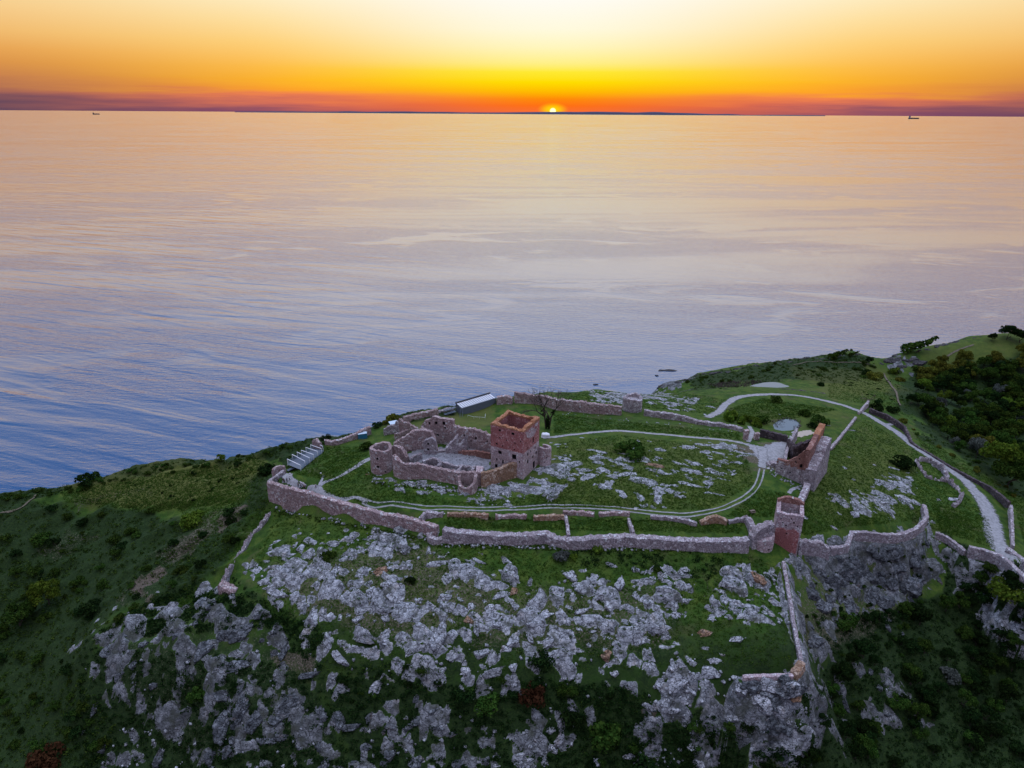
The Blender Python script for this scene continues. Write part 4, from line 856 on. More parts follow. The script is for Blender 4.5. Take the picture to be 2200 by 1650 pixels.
ruin('ring_wall','tall far ring wall behind the ivy-clad trunk','wall',[(1106,842,74.6),(1112,843,74.2),(1130,845,73.6),(1154,848,73.),(1175,852,72.6),(1196,857,72.6),(1235,860,72.5),(1277,866,72.2),(1312,870,71.6),(1336,874,71.)],1.8,'rubble_pink',.35,51,group=g)
px,py=P(1360,884,66.6); c=(float(px),float(py)+3.)
V,Fc,W=masonry(arc(c[0],c[1],4.6,0,2*math.pi,16)[:-1],1.6,64.,lambda i,t:72.6+.6*math.sin(i*.8),[],True,70.,.5,52)
t=thing('wall_turret','squat grey round turret midway along the far ring wall','turret',(c[0],c[1],66.6),g); mk('wall',V,Fc,'rubble_grey',t); mk('rubble_fill',[(c[0]+3.4*math.cos(a),c[1]+3.4*math.sin(a),71.6) for a in np.arange(0,6.28,.5)],[list(range(13))],'rubble_grey',t)
ruin('ring_wall','low far ring wall sloping down from the squat turret to the gateway','wall',[(1384,880,69.4),(1420,885,69.),(1468,892,68.6),(1500,903,68.),(1547,908,67.8),(1575,914,67.6),(1596,919,67.6)],1.8,'rubble_grey',.3,53,group=g)
for lab,p,zz in(('taller left stone pier of the inner gateway',(1602.5,946),71.6),('shorter right stone pier of the inner gateway',(1626.,946),70.)):
    x,y,z=at(*p); V,Fc=wall_along([(x-.9,y+.9,zz),(x+.9,y+.9,zz+.15)],1.9,.15,seed=int(zz*3)); tag(mk('gate_pier',V,Fc,'rubble_pink',None,(x,y+.9,z)),lab,'gate pier','gateway piers')
ruin('ring_wall','dark ring wall between the inner gateway and the lily pond','wall',[(1634,921,69.6),(1655,926,69.2),(1675,931,68.8),(1693,935,68.4)],1.4,'rubble_dark',.3,54,group=g)
ruin('ring_wall','narrow wall from the pond along the yard to the brick gable','wall',[(1713,920,68.8),(1705,934,69.4),(1696,950,70.2),(1690,970,70.6),(1686,988,71.2)],1.1,'rubble_grey',.25,55,group=g)
# ---- gable house ----
f0=P(1665,1015,68.3); f1=P(1727,1042,67.); f0=(float(f0[0]),float(f0[1]));f1=(float(f1[0]),float(f1[1])); far=(123.2,243.5)
gh=thing('gabled_ruin','big roofless brick gable ruin with orange top, on the right edge of the castle yard','ruin',(f1[0],f1[1],67))
V,Fc,W=masonry([f0,f1],1.4,65.5,lambda i,t:73.9-1.2*t,[(0,2.2,70.6,.55,.6),(0,5.4,70.,.55,.6)],False,66.5,.0,61); mk('stone_wall',V,Fc,'rubble_grey',gh)
for w,wf in W: mk('window',w,wf,'opening_shade',gh)
L=math.hypot(f1[0]-f0[0],f1[1]-f0[1])
V,Fc,W=masonry([f0,f1],1.3,72.6,lambda i,t:float(np.interp(t,[0,.3,.45,.62,.78,.9,1],[73.9,74.2,75.6,77.4,80.3,81.4,81.6])),[(0,L*.62,74.9,.6,.6),(0,L*.8,73.6,.8,1.4),(0,L*.72,76.6,.45,.5)],False,73.,.35,62); mk('brick_wall',V,Fc,'brick_brown',gh)
for w,wf in W: mk('window',w,wf,'opening_shade',gh)
dv=Vector((far[0]-f1[0],far[1]-f1[1])); 
V,Fc,_=masonry([f1,(f1[0]+dv.x*.55,f1[1]+dv.y*.55)],1.7,64.,lambda i,t:81.5-.4*math.sin(t*5),[],False,66.5,.35,63); mk('side_wall',V,Fc,'brick_brown',gh)
V,Fc,_=masonry([(f1[0]+dv.x*.55,f1[1]+dv.y*.55),far],2.2,64.,lambda i,t:81.4+.9*t,[],False,66.5,.3,64); mk('side_wall',V,Fc,'brick_orange',gh)
bw=P(1694,950,71.); ruin('back_wall',None,None,[(far[0]-.6,far[1]-.6,80.8),(far[0]-2.5,far[1]-.4,79.),(far[0]-4.5,far[1]-.1,76.4),(far[0]-7.5,far[1]-.4,74.6),(far[0]-11,far[1]-.8,73.4),(float(bw[0]),float(bw[1]),72.)],1.4,'rubble_dark',.5,65,parent=gh,world=True)
ru=Vector((dv.y,-dv.x)).normalized()
o1=(f1[0]-ru.x*.3,f1[1]-ru.y*.3); o2=(far[0]-ru.x*.1-dv.x*.1,far[1]-ru.y*.1-dv.y*.1)
pts=[(o1[0]+(o2[0]-o1[0])*t+ru.x*1.8,o1[1]+(o2[1]-o1[1])*t+ru.y*1.8,z) for t,z in((-.02,73.6),(.1,75.),(.3,75.4),(.5,76.),(.52,77.6),(.75,78.6),(.9,79.4),(1.,78.))]
V,Fc=wall_along(pts,3.6,.4,seed=66,taper=.3); mk('outer_skirt',V,Fc,'rubble_grey',gh)
x,y,z=at(1660,1003); V,Fc=wall_along([(x-2,y+1,z+1.2),(x,y+1,z+2.1),(x+1.5,y+.6,z+1.6)],2.4,.5,seed=67); mk('rubble_heap',V,Fc,'rubble_grey',gh)
ruin('spur_wall','narrow pale-topped wall joining the gabled ruin to the half-brick gate tower','wall',[(1735,1037,69.4),(1730,1052,69.),(1722,1068,68.8),(1713,1087,68.6)],2.1,'rubble_grey',.2,68)
# ---- gate tower ----
n=(-.34,-.94);e=(.94,-.34); fc=(89.6,188.4); w2=4.1
FL=(fc[0]-e[0]*w2,fc[1]-e[1]*w2);FR=(fc[0]+e[0]*w2,fc[1]+e[1]*w2);BR=(FR[0]-n[0]*6.6,FR[1]-n[1]*6.6);BL=(FL[0]-n[0]*6.6,FL[1]-n[1]*6.6)
gt=thing('gate_tower','roofless gate tower with a red brick face below grey stone, on the front ring wall','tower',(fc[0],fc[1],61.5))
V,Fc,W=masonry([FL,FR,BR,BL],1.2,58.,lambda i,t:[75.4+.2*math.sin(t*9),75.6+1.2*t,77.+1.7*math.sin(t*3.14),76.8-1.2*t][i],[(0,5.6,72.6,.5,.55),(0,3.4,71.2,.45,.5),(0,1.6,73.4,.35,.35),(0,6.8,71.6,.35,.4),(0,4.7,74.,.35,.4),(1,2.5,72,.4,.7),(3,3,71,.4,.9),(0,2.3,72.1,.35,.35)],True,66.,.3,71); mk('stone_wall',V,Fc,'rubble_pale',gt)
for w,wf in W: mk('window',w,wf,'opening_shade',gt)
q=lambda u,o:(FL[0]+e[0]*u+n[0]*o,FL[1]+e[1]*u+n[1]*o)
V,Fc,W=masonry([q(.55,.32),q(7.75,.32)],.3,61.8,lambda i,t:69.9+.35*math.sin(t*11),[(0,3.4,68.4,.45,.5)],False,61.8,.35,72,.5); mk('brick_face',V,Fc,'brick_red',gt)
for w,wf in W: mk('window',w,wf,'opening_shade',gt)
V,Fc,_=masonry([(BR[0]+.03,BR[1]-.03),(BL[0]+.03,BL[1]-.03)],1.25,76.6,lambda i,t:77.2+1.75*math.sin(t*3.14),[],False,76.6,.35,73); mk('coping','' and V or V,Fc,'brick_orange',gt) if False else mk('coping',V,Fc,'brick_brown',gt)
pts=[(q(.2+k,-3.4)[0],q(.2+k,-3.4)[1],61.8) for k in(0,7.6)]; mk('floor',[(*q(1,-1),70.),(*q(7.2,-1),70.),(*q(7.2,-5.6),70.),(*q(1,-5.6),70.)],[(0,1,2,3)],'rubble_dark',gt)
px,py=P(1641,1192,63.); c=(float(px),float(py)+3.9)
V,Fc,W=masonry(arc(c[0],c[1],4.,0,2*math.pi,18)[:-1],1.8,60.5,lambda i,t:68.4+.35*math.sin(i),[(14,.7,64.6,.8,.5)],True,67.,.4,74)
t=thing('gate_drum','squat round pale stone bastion at the left foot of the gate tower','bastion',(c[0],c[1],63)); mk('wall',V,Fc,'rubble_pale',t); mk('rubble_fill',[(c[0]+2.6*math.cos(a),c[1]+2.6*math.sin(a),67.9) for a in np.arange(0,6.28,.5)],[list(range(13))],'rubble_grey',t)
for w,wf in W: mk('window',w,wf,'opening_shade',t)
ruin('gate_block','thick grey block of masonry between the ring wall and the gate tower','wall',[(1614,1150,69.3),(1622,1138,71.2),(1634,1128,72.6),(1648,1123,73.2),(1662,1123,73.2)],2.6,'rubble_grey',.35,75)
# low inner foundations
g='low foundation walls inside the front ring wall'
LOW=[('short low wall turning toward the ring wall at the left end of the row',[(903,1114,70.4),(908,1106,70.5),(913,1099,70.6)],1.,'rubble_grey'),
('grey low wall at the left end of the row, left of a small post',[(915,1099,70.8),(934,1100,70.6),(952,1101,70.7)],1.3,'rubble_grey'),
('long reddish low wall, the second piece of the row from the left',[(961,1100,70.9),(985,1102,70.6),(1005,1100,70.9),(1030,1102,70.7),(1049,1104,70.9)],1.3,'rubble_ochre'),
('pinkish low wall in the middle of the row, with a grass gap on either side',[(1064,1104,70.9),(1085,1105,70.6),(1100,1104,70.8),(1118,1105,70.6),(1131,1106,70.7)],1.3,'rubble_pink'),
('reddish low wall ending at a thin cross wall',[(1146,1107,70.8),(1170,1108,70.6),(1195,1106,70.8),(1212,1105,70.9)],1.3,'rubble_ochre'),
('thin cross wall from the reddish low wall to the ring wall',[(1215,1106,70.4),(1219,1125,69.8),(1222,1148,69.4)],1.,'rubble_grey'),
('grey low wall above the thin cross wall, beside the wheel tracks',[(1210,1096,71.1),(1240,1098,70.9),(1277,1100,71.)],1.2,'rubble_pink'),
('grey low wall ending at a pale bare patch by the wheel tracks',[(1287,1100,71.),(1320,1099,70.9),(1353,1099,71.)],1.2,'rubble_pink'),
('leaning thin cross wall in the middle of the grass terrace',[(1351,1114,70.2),(1356,1128,69.9),(1362,1144,69.5)],1.,'rubble_grey'),
('overgrown low grey wall under the curve of the wheel tracks',[(1398,1106,70.5),(1430,1109,70.4),(1465,1113,70.3),(1498,1121,69.9)],1.3,'rubble_grey'),
('humped reddish stub of wall in the right half of the row',[(1505,1119,69.8),(1522,1110,71.),(1540,1106,71.4),(1555,1112,70.6),(1563,1118,69.9)],1.5,'rubble_ochre'),
('thin low grey wall at the right end of the row',[(1566,1116,70.),(1585,1113,70.),(1606,1109,70.2)],1.,'rubble_grey'),
('cross wall widening toward the gate tower',[(1608,1111,70.3),(1614,1122,69.9),(1622,1136,69.9)],1.8,'rubble_grey')]
for k,(lab,p,t,mt) in enumerate(LOW): ruin('foundation_wall',lab,'wall',p,t,mt,.3,80+k,group=g,taper=.2)
# ---- right side ----
g='retaining walls on the right slope'
ruin('parapet_wall','thick rubble parapet leaving the right foot of the gate tower','wall',[(1716,1160,65.4),(1735,1162,65.),(1755,1164,64.6),(1770,1168,63.6),(1782,1174,62.6)],2.2,'rubble_grey',.5,101,group=g,deep=5)
ruin('parapet_wall','low stone edge above the cliff between the thick parapet and the square corner','wall',[(1784,1176,61.4),(1802,1174,60.8),(1820,1170,60.6),(1826,1155,60.8),(1830,1140,61.)],1.4,'rubble_grey',.3,102,group=g,deep=3)
ruin('retaining_wall','curved stone retaining wall above the cliff, ending in a hook up the grass','wall',[(1831,1140,61.4),(1852,1142,60.8),(1876,1144,60.),(1903,1146,59.2),(1928,1147,58.4),(1948,1142,57.6),(1966,1135,56.8),(1982,1122,56.),(1992,1108,55.4),(1989,1094,55.2),(1985,1084,55.2)],1.4,'rubble_grey',.25,103,group=g,deep=3.6)
ruin('retaining_wall','overgrown stone wall dropping from the hook toward the bridge','wall',[(2011,1142,51.4),(2035,1152,50.8),(2058,1168,50.),(2074,1182,49.4)],1.4,'rubble_grey',.3,104,group=g,deep=2.6)
br=thing('stone_bridge','grey stone bridge with two parapets carrying the gravel road out at the right edge','bridge',(*[float(v) for v in P(2150,1200,50)],49.))
ruin('parapet',None,None,[(2083,1173,51.2),(2115,1180,51.),(2148,1191,51.2),(2175,1211,51.2),(2206,1242,51.)],1.6,'rubble_grey',.1,105,parent=br,sink=1,deep=4.5)
ruin('parapet',None,None,[(2166,1176,51.4),(2185,1190,51.4),(2215,1211,51.4)],1.6,'rubble_grey',.1,106,parent=br,sink=1,deep=4.5)
ruin('roadside_wall','thin straight wall along the verge above the bridge at the right edge','wall',[(2173,1084,49.4),(2175,1110,49.4),(2176,1140,49.6),(2177,1172,50.4)],1.,'rubble_grey',.15,107,group=g,deep=2)
ruin('roadside_wall','long mossy wall along the outer edge of the gravel road','wall',[(1869,876,57.4),(1888,884,56.8),(1906,890,56.2),(1926,902,55.4),(1944,915,54.4),(1952,932,53.6),(1958,948,53.),(1973,959,52.2),(1992,970,51.4),(2016,985,50.6),(2042,1001,49.8),(2068,1015,49.2),(2093,1028,48.8),(2112,1036,48.6),(2130,1046,48.4),(2150,1061,48.6),(2170,1078,49)],1.1,'rubble_dark',.15,108,group=g,deep=2)
ruin('slope_wall','thin straight wall climbing the green slope to the road, beside the gabled ruin','wall',[(1783,963,62.4),(1800,944,61.6),(1820,919,60.2),(1839,895,58.4)],1.1,'rubble_grey',.12,109,group=g)
ruin('slope_wall','short wall continuing beyond the road below a dead branch','wall',[(1845,886,57.8),(1855,874,57.2),(1866,861,56.8)],1.1,'rubble_grey',.12,110,group=g)
ruin('pond_wall','dark low wall along the near bank of the reed pond','wall',[(1648,836,52.),(1680,835,52.),(1720,838,52.),(1750,842,52.),(1773,845,52)],1.2,'rubble_dark',.2,111,group=g)
ruin('enclosure_wall','broken rectangle of low wall on the slope below the gravel road','wall',[(2004,989,52.6),(1985,985,53.1),(1967,986,53.9),(1978,1004,53.5),(1991,1023,52.8),(2012,1028,52.),(2034,1030,51.5)],1.,'rubble_grey',.9,112,group=g,deep=1.2)
ruin('enclosure_wall','higher corner of the broken rectangle, beside the gravel road','wall',[(2005,988,53.6),(2016,993,53.4),(2028,1000,53.2),(2035,1014,52.6),(2036,1028,52.)],1.4,'rubble_grey',.9,113,group=g)
ruin('rubble_line','line of tumbled stones winding down from the broken rectangle','wall',[(2040,1034,51.),(2055,1046,50.5),(2068,1060,50.),(2060,1078,50.),(2048,1088,50.4)],1.4,'rubble_grey',1.1,114,group=g)
# ---- lower enclosure and left slope ----
g='thin walls on the rocky slope'
ruin('slope_wall','long thin wall running straight down the rocks from the gate tower','wall',[(1684,1205,64.2),(1690,1240,61.8),(1697,1280,59.6),(1703,1320,57.8),(1711,1365,55.8),(1718,1400,54.4),(1722,1422,53.6)],1.1,'rubble_grey',.15,121,group=g,deep=1.4)
ruin('corner_block','rust-coloured stone corner where two thin walls meet above a cliff','wall',[(1723,1424,54.6),(1715,1434,54.4),(1706,1445,53.8)],2.2,'rubble_ochre',.4,122,group=g,deep=2)
ruin('slope_wall','thin level wall along the lip of the low cliff','wall',[(1704,1449,53.2),(1680,1449,52.9),(1650,1450,52.7),(1620,1451,52.3),(1596,1453,52.)],1.2,'rubble_pale',.12,123,group=g,deep=1.4)
ruin('slope_wall','crumbling thin wall descending the grass left of the rocks','wall',[(580,1095,60.9),(572,1107,59.7),(560,1122,58.5),(546,1142,57.5),(532,1160,56.9),(520,1180,56.1),(505,1202,55.3),(492,1222,54.5),(484,1242,53.7),(474,1258,53.2)],1.2,'rubble_grey',1.1,124,group=g,deep=1.2)
ruin('rubble_mound','brown lump of collapsed masonry at the foot of the crumbling wall','wall',[(474,1258,54.),(484,1258,54.6),(498,1266,53.6),(508,1274,52.6)],2.6,'rubble_pink',.9,125,group=g)
# ================= smaller things =================
def gp(px,py,z=None):
    x,y,g=at(px,py); return (x,y,g if z is None else z)
# white frames over the gap in the ring wall
fr=thing('frame_shelter','row of seven white steel portal frames with screens over a gap in the ring wall','shelter',gp(672,985))
fb=[((617,986),(645.5,1000),(646.5,1011)),((627.5,976),(655.5,993),(656.,1002)),((638,971),(665.3,986),(665.8,995)),((647,967),(673.5,979.5),(674.5,988)),((657,961),(682,973.5),(683,981)),((667,955.5),(690.5,967),(691.5,975)),((676,949),(694.5,961),(694.5,970))]
sc=MB(); sc2=MB(); bs=MB(); prev=None
for a,b,c in fb:
    x,y,z=at(*c); tz=z+2.35; q=P(b[0],b[1],tz); k=y/float(q[1]) if q[1] else 1
    bx,by=x,y; ax,ay=[float(v) for v in P(a[0],a[1],tz+.5)]
    mb=MB(); mb.bar((bx,by,z-.5),(bx,by,tz),.13,n=4); mb.bar((bx,by,tz),(ax,ay,tz+.45),.13,n=4); mb.bar((ax,ay,tz+.45),(ax,ay,tz-2.4),.11,n=4); mb.mk('portal_frame','white_steel',fr)
    cur=((bx,by,z),(ax,ay,z))
    if prev:
        (b1,a1),(b2,a2)=prev,cur
        sc.add([(b1[0],b1[1],b1[2]+.1),(b2[0],b2[1],b2[2]+.1),(b2[0],b2[1],b2[2]+1.25),(b1[0],b1[1],b1[2]+1.25)],[(0,1,2,3)])
        sc2.add([(a1[0],a1[1],a1[2]-1.),(a2[0],a2[1],a2[2]-1),(a2[0],a2[1],a2[2]+1.7),(a1[0],a1[1],a1[2]+1.7)],[(0,1,2,3)])
        bs.add([(b1[0],b1[1],b1[2]+.35),(b2[0],b2[1],b2[2]+.35),(a2[0],a2[1],a2[2]+.35),(a1[0],a1[1],a1[2]+.35)],[(0,1,2,3)])
    prev=cur
sc.mk('side_screen','mesh_screen',fr); sc2.mk('side_screen','mesh_screen',fr); bs.mk('deck','grey_board',fr)
x,y,z=gp(628,1008); mb=MB(); mb.box((x,y,z+.35),(1.5,4.2,.12),-.75,.06); tag(mb.mk('gangway','grey_board',None,(x,y,z)),'short grey metal gangway from the left bastion to the white frames','gangway')
# blue container
x,y,z=gp(778,945); x-=.2;y+=1.8
t=thing('site_container','small teal blue container with pale flat roof against the ring wall','container',(x,y,z))
mb=MB(); mb.box((x,y,z+1.15),(3.7,2.3,2.3),.35); mb.mk('body','blue_paint',t); mb=MB(); mb.box((x,y,z+2.36),(3.8,2.4,.1),.35); mb.mk('roof','pale_roof',t)
mb=MB(); mb.box((x+math.cos(.35)*.7+math.sin(.35)*1.17,y+math.sin(.35)*.7-math.cos(.35)*1.17,z+1.),(.9,.06,1.9),.35); mb.mk('door','blue_paint',t)
# long shed
a=Vector((-22.5,280.6,0));b=Vector((-7.6,292.6,0));u=(b-a).normalized();v=Vector((-u.y,u.x,0));L=(b-a).length; zz=67.3
sh=thing('scaffold_shed','long grey boarded shed with white slatted roof along the far ring wall','shed',(-15,286.6,67.5))
def wallq(name,o,w,d,h,z,mat,par=sh):
    mb=MB(); c=a+u*(o+w/2)+v*d[0]; mb.box((c.x,c.y,z+h/2),(w,d[1],h),math.atan2(u.y,u.x)); return mb.mk(name,mat,par)
wallq('front_wall',0,L,(0,.2),4.2,zz,'grey_board'); wallq('back_wall',0,L,(4.4,.2),5.2,zz,'dark_timber'); 
for o in(0,L-.25): wallq('end_wall',o,.25,(2.2,4.2),4.1,zz,'grey_board')
rf=MB()
for k in range(16):
    c=a+u*(.6+k*(L-1.2)/15)+v*2.1; rf.box((c.x,c.y,zz+4.75),(.78,4.1,.12),math.atan2(u.y,u.x),.18)
rf.mk('roof_slats','white_canvas',sh); mb=MB(); c=a+u*(L/2)+v*2.2; mb.box((c.x,c.y,zz+4.45),(L,4.3,.1),math.atan2(u.y,u.x),.18); mb.mk('roof','grey_board',sh)
mb=MB(); c=a+u*(L/2)+v*4.55; mb.box((c.x,c.y,zz+5.45),(L+.6,.5,.5),math.atan2(u.y,u.x)); mb.mk('ridge_beam','dark_timber',sh)
# scaffold beside the shed
sf=thing('scaffold','thin scaffold of poles and decks beside the left end of the long shed','scaffold',gp(975,890)); pl=MB(); dk=MB()
for k in range(5):
    for w in(0,2.2):
        c=a-u*(1.2+k*2.)+v*(w+.6); g=float(G(c.x,c.y)); pl.bar((c.x,c.y,g-.3),(c.x,c.y,74.6 if w else 73.6),.05,n=4)
for zl in(70.2,72.2):
    c=a-u*5.2+v*1.7; dk.box((c.x,c.y,zl),(6.,1.6,.1),math.atan2(u.y,u.x))
for k in range(3):
    c=a-u*(1.2+k*3)+v*.6; e=a-u*(4.+k*2.2)+v*2.8; pl.bar((c.x,c.y,72.2),(e.x,e.y,74.4),.05,n=4)
c=a-u*.5+v*.2;e=a-u*3.5-v*3.4; pl.bar((c.x,c.y,71.6),(e.x,e.y,68.2),.09,n=4); c+=u*1.3;e+=u*1.3; pl.bar((c.x,c.y,71.6),(e.x,e.y,68.2),.09,n=4)
pl.mk('poles','grey_board',sf); dk.mk('deck','grey_board',sf)
# rail fence near the shed
mb=MB(); pp=[gp(1005,896),gp(1018,899.5),gp(1030,900),gp(1042,901),gp(1043,893)]
for p,q in zip(pp,pp[1:]): mb.bar((p[0],p[1],p[2]+.9),(q[0],q[1],q[2]+.9),.05,n=4)
for p in pp: mb.bar((p[0],p[1],p[2]-.3),(p[0],p[1],p[2]+1.),.05,n=4)
tag(mb.mk('rail_fence','white_steel',None,pp[2]),'low white rail fence on the grass in front of the long shed','fence')
# low roofed hut behind the bow-topped wall
x,y,z=gp(846,918); t=thing('shed','small shed with pale flat roof behind the castle, beside a golden bush','shed',(x,y,z))
mb=MB(); mb.box((x,y,z+1.1),(3.,2.2,2.2),.5); mb.mk('wall','grey_board',t); mb=MB(); mb.box((x,y,z+2.28),(3.6,2.8,.14),.5,.1); mb.mk('roof','pale_roof',t)
# white covered heap by the trunk
x,y,z=gp(1172,941); V=[]; bm=bmesh.new(); bmesh.ops.create_icosphere(bm,subdivisions=3,radius=1)
V=np.array([w.co for w in bm.verts]); Fc=[[w.index for w in f.verts] for f in bm.faces]; bm.free()
V=np.sign(V)*np.abs(V)**.6*np.array([1.7,1.2,1.1]); V+=np.c_[vn(V[:,0]*2,V[:,2]*2,1),vn(V[:,1]*2,V[:,2]*2,2),vn(V[:,0]*2,V[:,1]*2,3)]*.12
tag(mk('covered_heap',V+np.array([x,y+1,z+.7]),Fc,'white_canvas',None,(x,y,z)),'white canvas-covered heap at the foot of the ivy-clad trunk','heap')
# sign posts and picnic bench
def post(px,py,label,h=1.,hd=(.5,.08,.35)):
    x,y,z=gp(px,py); t=thing('sign_post',label,'sign post',(x,y,z)); mb=MB(); mb.bar((x,y,z-.3),(x,y,z+h),.06,n=5); mb.mk('post','wood',t); mb=MB(); mb.box((x,y-.08,z+h),hd,0,-.5); mb.mk('panel','white_canvas',t)
post(690,1021,'small white-topped post in the grass above the left path junction',1.); post(1650,1010,'white sign panel by the rubble heap of the gabled ruin',.9,(.9,.08,.6)); post(1365,1096,'small white panel at the bare patch beside the wheel tracks',.5,(.9,.08,.6)); post(955,1108,'small post between the grey and the reddish low walls',.9,(.4,.08,.3))
post(988.,965.,'small white lamp post on the left floor of the castle court',.5,(.4,.1,.3)) if False else None
x,y,z=gp(1616,1101); t=thing('picnic_table','dark wooden picnic table on the grass left of the gate tower','table',(x,y,z))
mb=MB(); mb.box((x,y,z+.75),(1.8,.8,.08),.3); mb.mk('table_top','wood',t)
for s in(-1,1):
    mb=MB(); mb.box((x-.3*0+math.sin(.3)*-.75*s,y+math.cos(.3)*.75*s,z+.45),(1.8,.3,.07),.3); mb.mk('bench','wood',t)
    mb=MB(); mb.box((x+math.cos(.3)*.7*s,y+math.sin(.3)*.7*s,z+.35),(.1,1.5,.7),.3); mb.mk('leg','wood',t)
# people
def person_parts(pose,seed):
    """skin-grown figure, metres, feet at origin, facing -y"""
    w=.22 if pose=='walk' else .06
    J={'pel':(0,0,.94),'bel':(0,0,1.1),'che':(0,-.01,1.32),'nek':(0,-.01,1.48),'hed':(0,-.02,1.60),'top':(0,-.01,1.73)}
    E=[('pel','bel'),('bel','che'),('che','nek'),('nek','hed'),('hed','top')]; R=dict(pel=.14,bel=.135,che=.15,nek=.055,hed=.095,top=.07)
    for s,n in((1,'l'),(-1,'r')):
        f=w*s
        J.update({'hip'+n:(.1*s,0,.88),'kne'+n:(.11*s,-f*.6-.02,.48),'ank'+n:(.11*s,-f+(.06 if f<0 else 0),.08),'toe'+n:(.12*s,-f-.15,.04),'sho'+n:(.2*s,0,1.40),'elb'+n:(.26*s,f*.5+.02,1.12),'wri'+n:(.25*s,f*.8-.06,.88),'han'+n:(.24*s,f*.9-.09,.79)})
        E+=[('pel','hip'+n),('hip'+n,'kne'+n),('kne'+n,'ank'+n),('ank'+n,'toe'+n),('che','sho'+n),('sho'+n,'elb'+n),('elb'+n,'wri'+n),('wri'+n,'han'+n)]
        R.update({'hip'+n:.095,'kne'+n:.062,'ank'+n:.045,'toe'+n:.04,'sho'+n:.065,'elb'+n:.045,'wri'+n:.03,'han'+n:.035})
    def grow(nm,keys,add,mat,root):
        K=[k for k in J if k in keys]; me=bpy.data.meshes.new(nm); me.from_pydata([J[k] for k in K],[(K.index(a),K.index(b)) for a,b in E if a in keys and b in keys],[])
        o=bpy.data.objects.new(nm,me); COL.objects.link(o); o.modifiers.new('s','SKIN'); u=o.modifiers.new('u','SUBSURF'); u.levels=1
        for k,sv in zip(K,me.skin_vertices[0].data): sv.radius=(R[k]+add,)*2; sv.use_root=(k==root)
        dg=bpy.context.evaluated_depsgraph_get(); m2=bpy.data.meshes.new_from_object(o.evaluated_get(dg)); bpy.data.objects.remove(o); m2.materials.clear(); m2.materials.append(M[mat]); m2.name=nm; return m2
    al=set(J); return grow,al
def person_meshes(pose,coat,legs):
    grow,al=person_parts(pose,1); out=[('body',grow('body',al,0,'skin','pel'))]
    out.append(('jacket',grow('jacket',{'bel','che'}|{a+b for a in('sho','elb','wri') for b in'lr'},.025,coat,'che')))
    out.append(('trousers',grow('trousers',{'pel'}|{a+b for a in('hip','kne','ank') for b in'lr'},.022,legs,'pel')))
    bm=bmesh.new(); bmesh.ops.create_uvsphere(bm,u_segments=10,v_segments=7,radius=.115); bmesh.ops.translate(bm,verts=bm.verts,vec=(0,.02,1.69))
    hm=bpy.data.meshes.new('hair'); bm.to_mesh(hm); bm.free(); hm.materials.append(M['hair']); out.append(('hair',hm)); return out
PM=[person_meshes('stand','cloth_dark','cloth_dark'),person_meshes('stand','cloth_blue','cloth_dark'),person_meshes('walk','cloth_pale','cloth_dark'),person_meshes('walk','cloth_dark','cloth_blue')]
PEOPLE=[(598,1036,0,.5,'person in dark clothes alone at the left parapet of the bastion',1),(606,1031,1,2.,'person in dark blue at the back of the group on the bastion',1),(609,1036,0,1.,'person in dark clothes in the middle of the group on the bastion',1),(611.5,1038.5,0,3.,'person in dark clothes at the front of the group on the bastion',1),(617,1036,1,4.,'person in dark blue on the right of the group on the bastion',1),(622.5,1033,2,5.,'person in a pale top beside the group on the bastion',1),(641,1046,0,1.,'person in dark clothes by the inner parapet, nearest the white frames',1),(647,1049,3,2.,'person in dark jacket and blue trousers near the bastion steps',1),(654,1051,0,.3,'person in dark clothes at the right end of the bastion',1),(678.5,1049,2,.8,'person in a pale top walking at the left path junction',0),
(2105,1040,3,2.6,'person walking on the gravel road near the right edge',0),(1352,842,0,1.,'person standing on the far rocks above the beach',0),(1366,850,3,2.,'person walking below the rocks above the beach',0)]
for px,py,k,rz,lab,gr in PEOPLE:
    x,y,z=at(px,py); t=thing('person',lab,'person',(x,y,z+.08),'people on the left bastion' if gr else None); t.rotation_euler=(0,0,rz)
    for nm,me in PM[k]:
        o=bpy.data.objects.new(nm,me); COL.objects.link(o); o.parent=t
# ships
def ship(px,py,wpx,label,bridge_left=True,cranes=0):
    x,y=[float(v) for v in P(px,py,0)]; L=wpx*mpp(x,y,0); s=L/100; d=1 if bridge_left else -1
    t=thing('cargo_ship',label,'ship',(x,y,0)); mb=MB(); st=[(-50,7,9),(-47,8,9),(-30,8.5,8),(30,8.5,8),(43,6,9),(50,.6,11)]
    V=[];n=len(st)
    for a,w,h in st: V+=[(x+d*a*s,y-w*s,h*s),(x+d*a*s*.97,y-w*s*.7,-2*s),(x+d*a*s*.97,y+w*s*.7,-2*s),(x+d*a*s,y+w*s,h*s)]
    Fc=[(0,1,2,3),tuple(4*(n-1)+k for k in(3,2,1,0))]
    for k in range(n-1):
        for q in range(4): Fc.append((4*k+q,4*k+4+q,4*k+4+(q+1)%4,4*k+(q+1)%4))
    mb.add(V,Fc); mb.mk('hull','ship_hull',t); b=MB(); b.box((x-d*40*s,y,15*s),(11*s,13*s,14*s)); b.box((x-d*40*s,y,23.5*s),(8*s,16*s,3*s)); b.mk('bridge','ship_hull' if cranes else 'ship_white',t)
    f=MB(); f.box((x-d*45*s,y,20*s),(4*s,4*s,14*s)); f.mk('funnel','ship_hull',t)
    for k in range(cranes):
        c=MB(); cx=x+d*(-20+k*17)*s; c.bar((cx,y,6*s),(cx,y,17*s),1.6*s,n=5); c.bar((cx,y,16*s),(cx+d*11*s,y,14*s),1.*s,n=4); c.mk('crane','ship_hull',t)
    hc=MB()
    for k in range(5): hc.box((x+d*(-20+k*13)*s,y,9.2*s),(10*s,12*s,3*s))
    hc.mk('hatch_covers','ship_hull',t)
